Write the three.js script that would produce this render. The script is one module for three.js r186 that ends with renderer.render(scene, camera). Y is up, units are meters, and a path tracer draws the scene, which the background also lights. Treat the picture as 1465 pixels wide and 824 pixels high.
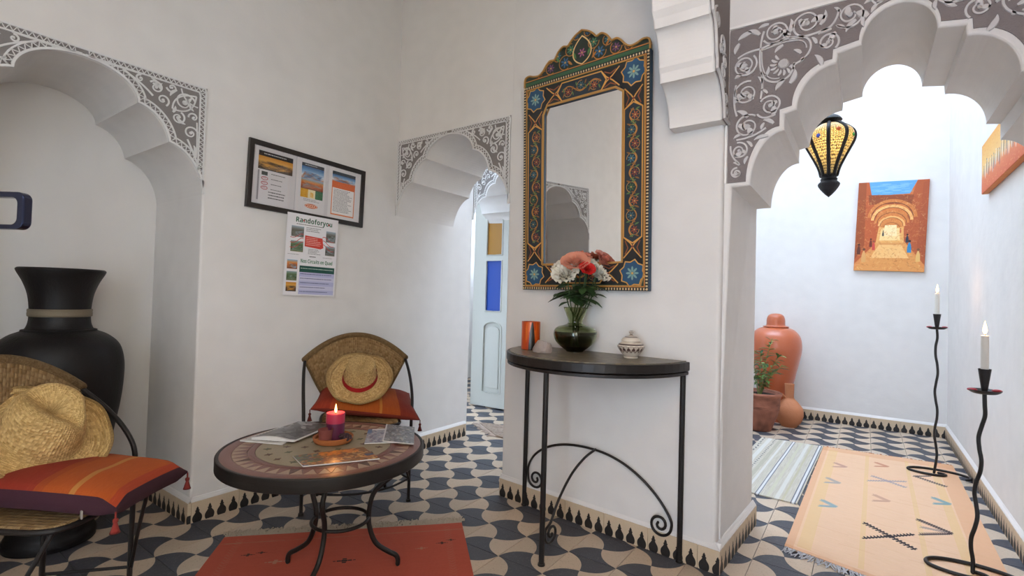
import * as THREE from 'three';
import { mergeGeometries } from 'three/addons/utils/BufferGeometryUtils.js';
import { ImprovedNoise } from 'three/addons/math/ImprovedNoise.js';
import { RoundedBoxGeometry } from 'three/addons/geometries/RoundedBoxGeometry.js';

// ---------------------------------------------------------------- camera, sky, exposure
const scene = new THREE.Scene();
const camera = new THREE.PerspectiveCamera(59.96, 1465 / 824, 0.05, 60);
camera.position.set(0.9488, 0.9994, 1.785);
camera.rotation.set(0.02075, 0.61474, 0.0281, 'YXZ');
const renderer = new THREE.WebGLRenderer();
renderer.toneMapping = THREE.LinearToneMapping;
renderer.toneMappingExposure = 1.05;
renderer.shadowMap.enabled = true;
scene.background = new THREE.Color().setRGB(6.9, 8.5, 10.7);     // even, bright overcast daylight over the courtyard

// ---------------------------------------------------------------- helpers
const V = (x, y, z) => new THREE.Vector3(x, y, z);
function rng(seed) { let s = seed >>> 0; return () => { s = (s + 0x6D2B79F5) >>> 0; let t = Math.imul(s ^ (s >>> 15), 1 | s); t = (t + Math.imul(t ^ (t >>> 7), 61 | t)) ^ t; return ((t ^ (t >>> 14)) >>> 0) / 4294967296; }; }
const R = rng(7);
const perlin = new ImprovedNoise();
const lin = (r, g, b) => new THREE.Color().setRGB(r, g, b);
const hex = (h) => new THREE.Color(h);
function canvas(w, h, draw, repeat) {
  const c = document.createElement('canvas'); c.width = w; c.height = h;
  draw(c.getContext('2d'), w, h);
  const t = new THREE.CanvasTexture(c); t.colorSpace = THREE.SRGBColorSpace; t.wrapS = t.wrapT = THREE.RepeatWrapping; t.anisotropy = 8;
  if (repeat) t.repeat.set(repeat[0], repeat[1]);
  return t;
}
function dataTex(n, f, srgb = false, repeat) {          // f(u, v) -> [r, g, b] or a grey, 0..1, tiling
  const d = new Uint8Array(n * n * 4);
  for (let j = 0; j < n; j++) for (let i = 0; i < n; i++) {
    const c = f(i / n, j / n), k = (j * n + i) * 4, a = Array.isArray(c) ? c : [c, c, c];
    for (let q = 0; q < 3; q++) d[k + q] = Math.max(0, Math.min(255, a[q] * 255)); d[k + 3] = 255;
  }
  const t = new THREE.DataTexture(d, n, n); t.magFilter = THREE.LinearFilter; t.minFilter = THREE.LinearFilter; t.wrapS = t.wrapT = THREE.RepeatWrapping;
  if (srgb) t.colorSpace = THREE.SRGBColorSpace;
  if (repeat) t.repeat.set(repeat[0], repeat[1]);
  t.needsUpdate = true; return t;
}
function tileNoise(u, v, s, seed = 0) {                  // noise that tiles over the unit square
  const n = (a, b) => perlin.noise(a * s + seed, b * s + seed * 1.7, seed);
  const x = u, y = v;
  return (n(x, y) * (1 - x) * (1 - y) + n(x - 1, y) * x * (1 - y) + n(x, y - 1) * (1 - x) * y + n(x - 1, y - 1) * x * y);
}
const retex = (t, x, y) => { const c = t.clone(); c.repeat.set(x, y); c.needsUpdate = true; return c; };
function mat(color, roughness = 0.7, more = {}) { return new THREE.MeshPhysicalMaterial({ color, roughness, ...more }); }
const flat = (g) => { const q = g.index ? g.toNonIndexed() : g; for (const k of Object.keys(q.attributes)) if (!['position', 'normal', 'uv'].includes(k)) q.deleteAttribute(k); if (!q.attributes.uv) q.setAttribute('uv', new THREE.BufferAttribute(new Float32Array(q.attributes.position.count * 2), 2)); return q; };
const merge = (...g) => { const a = g.flat().filter(Boolean); return a.length === 1 ? a[0] : mergeGeometries(a.map(flat)); };
function mesh(name, geo, material, parent) {
  const m = new THREE.Mesh(Array.isArray(geo) ? merge(geo) : geo, material);
  m.name = name; m.castShadow = m.receiveShadow = true; (parent ?? scene).add(m); return m;
}
const taken = {};
const numbered = (n) => { const k = (taken[n] = (taken[n] ?? -1) + 1); return k ? `${n}_${String(k).padStart(3, '0')}` : n; };
function thing(name, label, category, pos = [0, 0, 0], turn = 0, group) {
  const o = new THREE.Group(); o.name = numbered(name); o.position.set(...pos); o.rotation.y = turn; scene.add(o);
  o.userData = { label, category }; if (group) o.userData.group = group; return o;
}
function structure(name, label) { const o = new THREE.Group(); o.name = name; o.userData = { kind: 'structure', label, category: name.split('_')[0] }; scene.add(o); return o; }
const box = (w, h, d, x = 0, y = 0, z = 0) => { const g = new THREE.BoxGeometry(w, h, d); g.translate(x, y, z); return g; };
const rbox = (w, h, d, r, x = 0, y = 0, z = 0, s = 2) => { const g = new RoundedBoxGeometry(w, h, d, s, r); g.translate(x, y, z); return g; };
const cyl = (r0, r1, h, x = 0, y = 0, z = 0, n = 24) => { const g = new THREE.CylinderGeometry(r0, r1, h, n); g.translate(x, y, z); return g; };
const ball = (r, x = 0, y = 0, z = 0, sx = 1, sy = 1, sz = 1, n = 16) => { const g = new THREE.SphereGeometry(r, n, Math.max(6, n * 0.7 | 0)); g.scale(sx, sy, sz); g.translate(x, y, z); return g; };
const lathe = (pts, n = 40) => new THREE.LatheGeometry(pts.map(([r, y]) => new THREE.Vector2(r, y)), n);
function smoothLathe(pts, n = 48, m = 60) { const c = new THREE.SplineCurve(pts.map(([r, y]) => new THREE.Vector2(r, y))); return new THREE.LatheGeometry(c.getPoints(m).map((p) => new THREE.Vector2(Math.max(0.0004, p.x), p.y)), n); }
function tube(pts, r, seg, rad = 8, closed = false) {
  const c = new THREE.CatmullRomCurve3(pts.map((p) => Array.isArray(p) ? V(...p) : p), closed, 'centripetal');
  const g = new THREE.TubeGeometry(c, seg ?? pts.length * 6, r, rad, closed);
  if (closed) return g;
  const a = c.getPoint(0), b = c.getPoint(1); return merge(g, ball(r, a.x, a.y, a.z, 1, 1, 1, 8), ball(r, b.x, b.y, b.z, 1, 1, 1, 8));
}
function rod(a, b, r0, r1 = r0, n = 12) {
  const A = V(...a), B = V(...b), d = B.clone().sub(A), g = new THREE.CylinderGeometry(r1, r0, d.length(), n);
  g.applyQuaternion(new THREE.Quaternion().setFromUnitVectors(V(0, 1, 0), d.clone().normalize())); const m = A.add(B).multiplyScalar(0.5); g.translate(m.x, m.y, m.z); return g;
}
function shapeOf(pts, holes = []) { const s = new THREE.Shape(pts.map(([x, y]) => new THREE.Vector2(x, y))); for (const h of holes) s.holes.push(new THREE.Path(h.map(([x, y]) => new THREE.Vector2(x, y)))); return s; }
function extrude(pts, depth, { holes, bevel = 0, seg = 2 } = {}) {   // from z = 0 to depth
  const g = new THREE.ExtrudeGeometry(shapeOf(pts, holes), { depth: depth - 2 * bevel, bevelEnabled: bevel > 0, bevelSize: bevel, bevelThickness: bevel, bevelOffset: -bevel, bevelSegments: seg, curveSegments: 8 });
  g.translate(0, 0, bevel); return g;
}
const arc = (cx, cy, r, a0, a1, n = 12) => Array.from({ length: n + 1 }, (_, i) => { const a = a0 + (a1 - a0) * i / n; return [cx + r * Math.cos(a), cy + r * Math.sin(a)]; });
const rect = (x0, y0, x1, y1) => [[x0, y0], [x1, y0], [x1, y1], [x0, y1]];
function roundRect(x0, y0, x1, y1, r, n = 6) { return [...arc(x1 - r, y0 + r, r, -Math.PI / 2, 0, n), ...arc(x1 - r, y1 - r, r, 0, Math.PI / 2, n), ...arc(x0 + r, y1 - r, r, Math.PI / 2, Math.PI, n), ...arc(x0 + r, y0 + r, r, Math.PI, 1.5 * Math.PI, n)]; }
function roundPoly(P, rad) {                             // corners of a polygon rounded
  const out = [], n = P.length;
  P.forEach((p, i) => {
    const r = Array.isArray(rad) ? rad[i] : rad, a = P[(i + n - 1) % n], b = P[(i + 1) % n];
    const da = [a[0] - p[0], a[1] - p[1]], db = [b[0] - p[0], b[1] - p[1]], la = Math.hypot(...da), lb = Math.hypot(...db);
    const s = [p[0] + da[0] / la * r, p[1] + da[1] / la * r], e = [p[0] + db[0] / lb * r, p[1] + db[1] / lb * r];
    for (let k = 0; k <= 6; k++) { const t = k / 6; out.push([s[0] * (1 - t) ** 2 + 2 * p[0] * t * (1 - t) + e[0] * t * t, s[1] * (1 - t) ** 2 + 2 * p[1] * t * (1 - t) + e[1] * t * t]); }
  });
  return out;
}
function ribbon(pts, width, h, z0 = 0) {                 // a raised strip along a flat line, in x-y, its face towards +z
  const n = pts.length, w = (i) => (typeof width === 'function' ? width(i / (n - 1)) : width) / 2, L = [], Q = [];
  for (let i = 0; i < n; i++) {
    const a = pts[Math.max(0, i - 1)], b = pts[Math.min(n - 1, i + 1)]; let dx = b[0] - a[0], dy = b[1] - a[1]; const l = Math.hypot(dx, dy) || 1; dx /= l; dy /= l;
    L.push([pts[i][0] - dy * w(i), pts[i][1] + dx * w(i)]); Q.push([pts[i][0] + dy * w(i), pts[i][1] - dx * w(i)]);
  }
  const pos = [], quad = (a, b, c, d) => pos.push(...a, ...b, ...c, ...a, ...c, ...d), z1 = z0 + h;
  for (let i = 0; i < n - 1; i++) {
    const c = 0.7;
    const mid = (p, q, k) => [p[0] + (q[0] - p[0]) * k, p[1] + (q[1] - p[1]) * k];
    const A = mid(L[i], Q[i], (1 - c) / 2), B = mid(Q[i], L[i], (1 - c) / 2), A2 = mid(L[i + 1], Q[i + 1], (1 - c) / 2), B2 = mid(Q[i + 1], L[i + 1], (1 - c) / 2);
    quad([...A, z1], [...B, z1], [...B2, z1], [...A2, z1]);
    quad([...L[i], z0], [...A, z1], [...A2, z1], [...L[i + 1], z0]);
    quad([...B, z1], [...Q[i], z0], [...Q[i + 1], z0], [...B2, z1]);
  }
  const g = new THREE.BufferGeometry(); g.setAttribute('position', new THREE.Float32BufferAttribute(pos, 3)); g.computeVertexNormals(); return flat(g);
}
function grid(nu, nv, f, uvf) {                          // a smooth sheet f(u, v) -> [x, y, z]
  const pos = [], uv = [], idx = [];
  for (let j = 0; j <= nv; j++) for (let i = 0; i <= nu; i++) { const u = i / nu, v = j / nv; pos.push(...f(u, v)); const q = uvf ? uvf(u, v) : [u, v]; uv.push(q[0], q[1]); }
  for (let j = 0; j < nv; j++) for (let i = 0; i < nu; i++) { const a = j * (nu + 1) + i, b = a + 1, c = a + nu + 1, d = c + 1; idx.push(a, b, d, a, d, c); }
  const g = new THREE.BufferGeometry(); g.setAttribute('position', new THREE.Float32BufferAttribute(pos, 3)); g.setAttribute('uv', new THREE.Float32BufferAttribute(uv, 2)); g.setIndex(idx); g.computeVertexNormals(); return g;
}
const planar = (g, fx, fy) => { const p = g.attributes.position, uv = new Float32Array(p.count * 2); for (let i = 0; i < p.count; i++) { uv[2 * i] = fx(p.getX(i), p.getY(i), p.getZ(i)); uv[2 * i + 1] = fy(p.getX(i), p.getY(i), p.getZ(i)); } g.setAttribute('uv', new THREE.BufferAttribute(uv, 2)); return g; };
const worldUv = (g) => { const p = g.attributes.position, n = g.attributes.normal; return planar(g, (x) => x, (x, y) => y) && (() => { const uv = g.attributes.uv; for (let i = 0; i < p.count; i++) { const ax = Math.abs(n.getX(i)), ay = Math.abs(n.getY(i)), az = Math.abs(n.getZ(i)); if (ay > ax && ay > az) uv.setXY(i, p.getX(i), p.getZ(i)); else if (ax > az) uv.setXY(i, p.getZ(i), p.getY(i)); else uv.setXY(i, p.getX(i), p.getY(i)); } return g; })(); };

// ---------------------------------------------------------------- shared materials
const bumpFine = dataTex(256, (u, v) => 0.5 + 0.35 * tileNoise(u, v, 9, 3) + 0.3 * tileNoise(u, v, 27, 8) + 0.2 * tileNoise(u, v, 61, 5));
const bumpPlaster = dataTex(512, (u, v) => 0.5 + 0.5 * tileNoise(u, v, 3, 11) + 0.28 * tileNoise(u, v, 8, 2) + 0.14 * tileNoise(u, v, 24, 4) + 0.07 * tileNoise(u, v, 70, 6));
const plasterTone = dataTex(256, (u, v) => { const n = 0.96 + 0.02 * tileNoise(u, v, 5, 21) + 0.02 * tileNoise(u, v, 13, 9); return [n, n, n * 0.998]; }, true);
const plaster = mat(lin(0.82, 0.79, 0.762), 0.85, { map: plasterTone, bumpMap: bumpPlaster, bumpScale: 0.003 });
const plasterPlain = mat(lin(0.82, 0.79, 0.762), 0.85);
const iron = mat(lin(0.018, 0.015, 0.014), 0.42, { metalness: 0.35, bumpMap: retex(bumpFine, 3, 3), bumpScale: 0.0006 });
const carveGrey = mat(lin(0.235, 0.215, 0.205), 0.95, { bumpMap: retex(bumpFine, 8, 8), bumpScale: 0.002 });
const carveGreyWarm = mat(lin(0.215, 0.185, 0.18), 0.95, { bumpMap: retex(bumpFine, 8, 8), bumpScale: 0.002 });
const carveWhite = mat(lin(0.72, 0.71, 0.70), 0.9, { bumpMap: retex(bumpFine, 12, 12), bumpScale: 0.0008 });
const carveVine = mat(lin(0.58, 0.56, 0.555), 0.9, { bumpMap: retex(bumpFine, 12, 12), bumpScale: 0.001 });

// ---------------------------------------------------------------- floor of printed cement tiles
const TS = 0.2;
function tilePrint(seed) {
  return canvas(256, 256, (c, w) => {
    const r = rng(seed), P = (a, b) => [a * w, (1 - b) * w], q = 0.25 / Math.SQRT2;
    c.fillStyle = '#c6b39e'; c.fillRect(0, 0, w, w);
    c.fillStyle = '#4a4c54';
    const curve = (x0, y0, x1, y1, nx, ny) => c.quadraticCurveTo(...P((x0 + x1) / 2 + nx * q, (y0 + y1) / 2 + ny * q), ...P(x1, y1));
    c.beginPath(); c.moveTo(...P(0, 1)); curve(0, 1, 0.5, 0.5, 1, 1); curve(0.5, 0.5, 1, 1, 1, -1); c.closePath(); c.fill();
    c.beginPath(); c.moveTo(...P(1, 0)); curve(1, 0, 0.5, 0.5, -1, -1); curve(0.5, 0.5, 0, 0, -1, 1); c.closePath(); c.fill();
    for (let k = 0; k < 900; k++) {                      // wear and mineral speckle
      const x = r() * w, y = r() * w, s = 0.6 + r() * 3.4; c.globalAlpha = 0.05 + r() * 0.07; c.fillStyle = r() < 0.5 ? '#d9c7ad' : '#3a3634';
      c.beginPath(); c.ellipse(x, y, s, s * (0.3 + r()), r() * 3, 0, 7); c.fill();
    }
    for (let k = 0; k < 16; k++) { c.globalAlpha = 0.05; c.strokeStyle = r() < 0.6 ? '#e6d8c2' : '#4a3e36'; c.lineWidth = 0.8; c.beginPath(); c.moveTo(r() * w, r() * w); c.lineTo(r() * w, r() * w); c.stroke(); }
    c.globalAlpha = 1;
  });
}
const floorMats = [[21, 1, 1, 1], [22, 0.93, 0.92, 0.9], [23, 1.05, 1.02, 0.98]].map(([s, r, g, b]) => mat(lin(r, g, b), 0.5, { map: tilePrint(s), bumpMap: retex(bumpFine, 1, 1), bumpScale: 0.0008, specularIntensity: 0.5 }));
const tileGeo = (() => {
  const g = rbox(TS - 0.0022, 0.014, TS - 0.0022, 0.0014, 0, -0.007, 0, 1);
  return planar(flat(g), (x) => x / TS + 0.5, (x, y, z) => 0.5 - z / TS);
})();
const floor = structure('floor', 'black and cream wave patterned cement tile floor');
mesh('mortar_bed', box(5.4, 0.1, 7.2, -0.8, -0.0535, -0.1), mat(lin(0.2, 0.19, 0.18), 0.95), floor);
{
  camera.updateMatrixWorld(true);
  const segs = [[-0.55, -0.29, 0.5, -0.2], [0.5, -0.2, 0.54, -0.75], [-0.5, -0.82, -0.55, -0.29], [-1.4, -1.0, -1.4, 0.8], [-1.9, 0.8, -1.9, 1.65], [-1.4, 1.65, -1.4, 3.2], [-1.4, -1.9, -1.9, -1.9], [1.49, -3.4, 1.49, 3.2], [-2.8, -3.4, 1.49, -3.4]];
  const side = (ax, az, bx, bz, px, pz) => Math.sign((bx - ax) * (pz - az) - (bz - az) * (px - ax));
  const hidden = (x, z) => segs.some(([a, b, c, d]) => side(a, b, c, d, camera.position.x, camera.position.z) !== side(a, b, c, d, x, z) && side(camera.position.x, camera.position.z, x, z, a, b) !== side(camera.position.x, camera.position.z, x, z, c, d));
  const all = [];
  for (let i = -16; i < 8; i++) for (let j = -17; j < 18; j++) {
    const x = (i + 0.5) * TS, z = -(j + 0.5) * TS, p = V(x, 0, z).project(camera), v = V(x, 0, z).applyMatrix4(camera.matrixWorldInverse);
    const inside = v.z < 0 && Math.abs(p.x) < 1.12 && Math.abs(p.y) < 1.15 && !hidden(x, z);
    all.push({ x, z, seen: inside, size: inside ? 1 / (v.z * v.z) : 0 });
  }
  all.sort((a, b) => b.size - a.size);
  const rest = [];
  all.forEach((t, k) => {
    const turn = R() < 0.5 ? Math.PI : 0, dy = (R() - 0.5) * 0.0007;
    if (t.seen && k < 300) { const m = mesh(k ? `floor_tile_${String(k).padStart(3, '0')}` : 'floor_tile', tileGeo, floorMats[R() * 3 | 0], floor); m.position.set(t.x, dy, t.z); m.rotation.y = turn; }
    else { const g = tileGeo.clone(); g.translate(t.x, dy, t.z); rest.push(g); }
  });
  const m = mesh('floor_tile_field', merge(rest), floorMats[0], floor); m.userData.kind = 'stuff';
}

// ---------------------------------------------------------------- skirting of printed finial tiles
const skirtPrint = canvas(512, 224, (c, w, h) => {
  const r = rng(31);
  c.fillStyle = '#c8b398'; c.fillRect(0, 0, w, h);
  for (let k = 0; k < 260; k++) { c.globalAlpha = 0.05; c.fillStyle = r() < 0.5 ? '#e3d2b4' : '#a98e6c'; c.beginPath(); c.ellipse(r() * w, r() * h, 3 + r() * 16, 2 + r() * 6, r() * 3, 0, 7); c.fill(); }
  c.globalAlpha = 1; c.fillStyle = '#1f1b1a';
  for (let k = 0; k < 4; k++) {
    const x = (k + 0.5) * w / 4, y0 = h, S = h / 224;
    const half = [[30, 98], [21, 104], [17, 116], [25, 124], [13, 134], [13, 148]];
    c.beginPath(); c.moveTo(x - 36, y0); c.bezierCurveTo(x - 58, y0 - 30 * S, x - 54, y0 - 66 * S, x - 30, y0 - 90 * S);
    for (const [dx, dy] of half.slice(1)) c.lineTo(x - dx, y0 - dy * S);
    c.lineTo(x, y0 - 170 * S);
    for (const [dx, dy] of half.slice(1).reverse()) c.lineTo(x + dx, y0 - dy * S);
    c.lineTo(x + 30, y0 - 90 * S); c.bezierCurveTo(x + 54, y0 - 66 * S, x + 58, y0 - 30 * S, x + 36, y0); c.closePath(); c.fill();
    c.globalAlpha = 0.25; c.fillStyle = '#8d7c66'; for (let q = 0; q < 14; q++) c.fillRect(x - 34 + r() * 66, y0 - r() * 84, 2 + r() * 5, 1.5); c.globalAlpha = 1; c.fillStyle = '#1f1b1a';
  }
});
const skirtMat = mat(lin(1, 1, 1), 0.55, { map: skirtPrint, bumpMap: bumpFine, bumpScale: 0.0006 });
const SH = 0.0875, ST = 0.014;
const skirtGeo = (w) => { const g = rbox(w - 0.0016, SH, ST, 0.0015, w / 2, SH / 2, ST / 2, 1); return planar(flat(g), (x) => x / 0.2, (x, y) => y / SH); };
const skirtFull = skirtGeo(0.2);
function baseboard(name, label, runs) {
  const o = structure(name, label); o.userData.category = 'baseboard'; let count = 0;
  for (const [x0, z0, x1, z1, lip = 0.02] of runs) {     // walking with the wall on the far side: tiles face left of the walk turned to +z
    const L = Math.hypot(x1 - x0, z1 - z0), a = -Math.atan2(z1 - z0, x1 - x0);
    for (let s = 0; s < L - 0.005; s += 0.2) {
      const w = Math.min(0.2, L - s), m = mesh(count ? `skirting_tile_${String(count).padStart(3, '0')}` : 'skirting_tile', w > 0.199 ? skirtFull : skirtGeo(w), skirtMat, o); count++;
      m.position.set(x0 + (x1 - x0) * s / L, 0.0005, z0 + (z1 - z0) * s / L); m.rotation.y = a;
    }
    const prof = [[ST - 0.0015, SH - 0.001], [ST - 0.003, SH + 0.004], [ST * 0.55, SH + lip * 0.4], [ST * 0.2, SH + lip * 0.75], [0, SH + lip], [-0.004, SH + lip + 0.002]];
    const g = grid(1, 5, (u, v) => { const q = prof[Math.round(v * 5)]; return [u * L, q[1], q[0]]; });
    const m = mesh('plaster_lip', g, plaster, o); m.position.set(x0, 0, z0); m.rotation.y = a;
  }
  return o;
}
// front faces: from (x0,z0) to (x1,z1), tiles stick out to the left hand side turned by the run (local +z)
baseboard('baseboard_left', 'cream skirting tiles with black finials along the poster wall', [[-1.4, 0.803, -1.4, -1.0], [-1.9, 0.803, -1.386, 0.803], [-1.9, 1.65, -1.9, 0.82], [-1.4, 3.2, -1.4, 1.653]]);
baseboard('baseboard_mirror', 'cream skirting tiles with black finials under the mirror wall', [[-0.552, -0.2905, 0.5255, -0.2025], [0.511, -0.19, 0.545, -0.75]]);
baseboard('baseboard_patio', 'cream skirting tiles with black finials along the courtyard end wall', [[-1.2, -3.4, 1.49, -3.4]]);
baseboard('baseboard_right', 'cream skirting tiles with black finials along the candlestick wall', [[1.49, -3.4, 1.49, 3.2]]);

// ---------------------------------------------------------------- arch outlines
const quarter = (a, b, n = 14) => Array.from({ length: n }, (_, k) => { const t = (k + 1) / n * Math.PI / 2; return [a[0] + (b[0] - a[0]) * (1 - Math.cos(t)), a[1] + (b[1] - a[1]) * Math.sin(t)]; });
function smallHalf() {                                   // distance in from the jamb, height over the spring
  const c = [[0, 0], [0.138, 0.19], [0.25, 0.315], [0.425, 0.428]]; let out = [[0, 0]];
  for (let k = 0; k < 3; k++) out.push(...quarter(c[k], c[k + 1]).map(([x, y], i, A) => { const s = (i + 1) / A.length, lx = c[k][0] + (c[k + 1][0] - c[k][0]) * s, ly = c[k][1] + (c[k + 1][1] - c[k][1]) * s; return k < 2 ? [x * 0.8 + lx * 0.2, y * 0.8 + ly * 0.2] : [x, y]; }));
  return out;
}
function bigHalf() {
  return [[0, 0], [0.064, 0], ...quarter([0.064, 0], [0.173, 0.19]), [0.173, 0.25], [0.212, 0.257], ...quarter([0.212, 0.257], [0.332, 0.395]), [0.334, 0.428], [0.407, 0.44], ...quarter([0.407, 0.44], [0.512, 0.55])];
}
const mirrorHalf = (h, half) => [...h.map(([d, v]) => [d - half, v]), ...h.slice(0, -1).reverse().map(([d, v]) => [half - d, v])];   // left foot over the apex to the right foot, centred
const SMALL = mirrorHalf(smallHalf(), 0.425);
const BIG = mirrorHalf(bigHalf(), 0.512);
const BIGCUT = BIG.map(([x, y]) => [x * (1 - 0.016 / Math.max(0.2, Math.abs(x)) * (Math.abs(x) > 0.02 ? 1 : 0)), y - 0.016]);

// walls with arches, faces at local z = 0 and the body behind
function archedWall(name, label, span, top, arches, depth, material = plaster) {
  let P = [[span[0], -0.03]];
  for (const { at, spring, line, half } of arches) P.push([at - half, -0.03], ...line.map(([x, y]) => [at + x, spring + y]), [at + half, -0.03]);
  P.push([span[1], -0.03], [span[1], top], [span[0], top]);
  const o = structure(name, label), g = extrude(P, depth, { bevel: 0.009, seg: 3 }); g.translate(0, 0, -depth);
  mesh('masonry', g, material, o); return o;
}
const H = 4.4;
const wallLeft = archedWall('wall_left', 'white plaster wall with lobed niche and poster board', [-3.25, 3.4], H, [{ at: -1.228, spring: 1.413, line: SMALL, half: 0.425 }, { at: 1.445, spring: 1.565, line: SMALL, half: 0.425 }], 0.5, plaster);
wallLeft.rotation.y = Math.PI / 2; wallLeft.position.set(-1.4, 0, 0);               // local x runs to world -z
mesh('niche_back', box(1.15, 2.4, 0.06, -1.228, 1.17, -0.53), plaster, wallLeft);
const wallDoorway = archedWall('wall_doorway', 'white plaster wall over the lobed doorway', [-1.42, -0.52], H, [{ at: -0.975, spring: 1.485, line: SMALL, half: 0.4265 }], 0.53);
wallDoorway.position.set(0, 0, -0.29);
const wallArchway = archedWall('wall_archway', 'white plaster arch wall opening onto the courtyard passage', [0.45, 1.62], H, [{ at: 1.03, spring: 1.46, line: BIGCUT, half: 0.532 }], 0.52);
wallArchway.position.set(0, 0, -0.23);
{
  const o = structure('wall_mirror', 'white plaster pillar wall behind the painted mirror');
  const P = roundPoly([[-0.55, 0.29], [-0.52, 0.82], [0.54, 0.75], [0.506, 0.2]].map(([x, y]) => [x, -y]), [0.012, 0.01, 0.02, 0.018]).map(([x, z]) => [x, -z]);
  const g = new THREE.ExtrudeGeometry(shapeOf(P), { depth: H + 0.03, bevelEnabled: false, curveSegments: 4 }); g.rotateX(-Math.PI / 2); g.translate(0, -0.03, 0);
  mesh('masonry', worldUv(flat(g)), plaster, o);
}
{                                                        // arch that springs from the mirror wall towards the room, its carved side to the archway
  const half = [[0, 0], [0.07, 0], ...quarter([0.07, 0], [0.185, 0.135]), [0.19, 0.17], ...quarter([0.2, 0.172], [0.26, 0.305]), [0.27, 0.335], ...quarter([0.285, 0.337], [0.43, 0.52]), [0.435, 0.56], ...quarter([0.46, 0.565], [0.7, 0.78]), [0.71, 0.81], ...quarter([0.75, 0.82], [1.15, 1.02])].map(([d, v]) => [d ? d + 0.025 : 0, v]);
  const line = mirrorHalf(half, 1.175);
  const o = archedWall('wall_arch', 'white plaster wall on a lobed arch springing beside the mirror', [-1.4, 1.4], H, [{ at: 0, spring: 1.68, line, half: 1.175 }], 0.2);
  o.rotation.y = Math.PI / 2; o.position.set(0.514, 0, -0.24 + 1.175);
  // carved side face
  const inner = line.map(([x, y]) => [x, y + 1.68]);
  const back = extrude([[-1.15, 1.68], ...inner.slice(1, -1), [1.15, 1.68], [1.15, 2.95], [-1.15, 2.95]], 0.004);
  const panel = mesh('carved_face', back, carveGreyWarm, o); panel.position.z = 0.0005;
  const lines = [ribbon(inner.map(([x, y]) => [x * 0.994, y + 0.008]), 0.014, 0.008, 0.004)], r = rng(77);
  for (let k = 0; k < 90; k++) {
    const s = k % 2 ? 1 : -1, x = s * (0.2 + 0.93 * r()), i = inner.findIndex((p) => p[0] >= x), y = (inner[i]?.[1] ?? 1.7) + 0.03 + r() * 0.22, q = 0.018 + r() * 0.022, ph = r() * 6;
    lines.push(ribbon(Array.from({ length: 20 }, (_, t) => { const a = ph + t / 19 * 9 * s, e = q * (1 - t / 24); return [x + e * Math.cos(a), y + e * Math.sin(a)]; }), 0.008, 0.006, 0.003));
  }
  mesh('vine_relief', lines, carveVine, panel);
}
const wallRight = structure('wall_right', 'white plaster passage wall behind the iron candlesticks');
{ const g = extrude(rect(-3.55, -0.03, 3.35, H), 0.16, { holes: [rect(1.7, 0.6, 3.1, 2.75)] }); g.rotateY(-Math.PI / 2); g.translate(1.65, 0, 0); mesh('masonry', worldUv(flat(g)), plaster, wallRight); }
const wallPatio = structure('wall_patio', 'white plaster end wall of the courtyard');
mesh('masonry', worldUv(flat(box(3.1, H + 0.03, 0.16, 0.1, H / 2 - 0.015, -3.48))), plaster, wallPatio);
{
  const o = structure('wall_rear', 'white plaster wall with wide daylight opening across the room');
  const P = [[-1.7, 0], [1.65, 0], [1.65, H], [-1.7, H]];
  const g = extrude(P, 0.2, { holes: [rect(0.72, 0.02, 1.38, 2.2)] }); g.translate(0, 0, 3.2); mesh('masonry', worldUv(flat(g)), plaster, o);
  const v = structure('wall_vestibule', 'plaster walls of the room past the green door');
  mesh('masonry', worldUv(flat(merge(box(0.1, 2.7, 2.4, -3.1, 1.35, -2.3), box(1.3, 1.45, 0.1, -2.5, 0.725, -3.3), box(1.3, 0.9, 0.1, -2.5, 3.0, -3.3), box(1.0, 2.7, 0.1, -2.6, 1.35, -1.0)))), plaster, v);
  const c = structure('ceiling', 'white plaster ceiling of the room');
  mesh('slab', box(3.4, 0.2, 4.2, 0.05, 3.2, 1.35), plaster, c);
  const s = extrude(rect(-1.9, -3.6, 1.7, -0.2), 0.12, { holes: [rect(-1.8, -2.7, 1.4, -0.9)] }); s.rotateX(Math.PI / 2); s.scale(1, 1, 1); s.translate(0, H + 0.12, 0);
  mesh('courtyard_slab', s, plaster, c);
  mesh('courtyard_beam', rbox(3.5, 0.12, 0.1, 0.008, -0.05, H - 0.02, -1.05), plaster, c);
  mesh('vestibule_slab', box(1.9, 0.12, 2.6, -2.4, 2.76, -2.2), plaster, c);
}

// ---------------------------------------------------------------- carved spandrels
function offsetLine(P, d) { return P.map((p, i) => { const a = P[Math.max(0, i - 1)], b = P[Math.min(P.length - 1, i + 1)], dx = b[0] - a[0], dy = b[1] - a[1], l = Math.hypot(dx, dy) || 1; return [p[0] - dy / l * d, p[1] + dx / l * d]; }); }
function resample(P, step) { const out = [P[0]]; let left = step; for (let i = 1; i < P.length; i++) { let a = P[i - 1]; const b = P[i]; let l = Math.hypot(b[0] - a[0], b[1] - a[1]); while (l >= left && l > 0) { a = [a[0] + (b[0] - a[0]) * left / l, a[1] + (b[1] - a[1]) * left / l]; out.push(a); l = Math.hypot(b[0] - a[0], b[1] - a[1]); left = step; } left -= l; } out.push(P[P.length - 1]); return out; }
const zigzag = (P, step, w) => { const q = resample(P, step); return q.map((p, i) => { const a = q[Math.max(0, i - 1)], b = q[Math.min(q.length - 1, i + 1)], dx = b[0] - a[0], dy = b[1] - a[1], l = Math.hypot(dx, dy) || 1, s = i % 2 ? w : -w; return [p[0] - dy / l * s, p[1] + dx / l * s]; }); };
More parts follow.
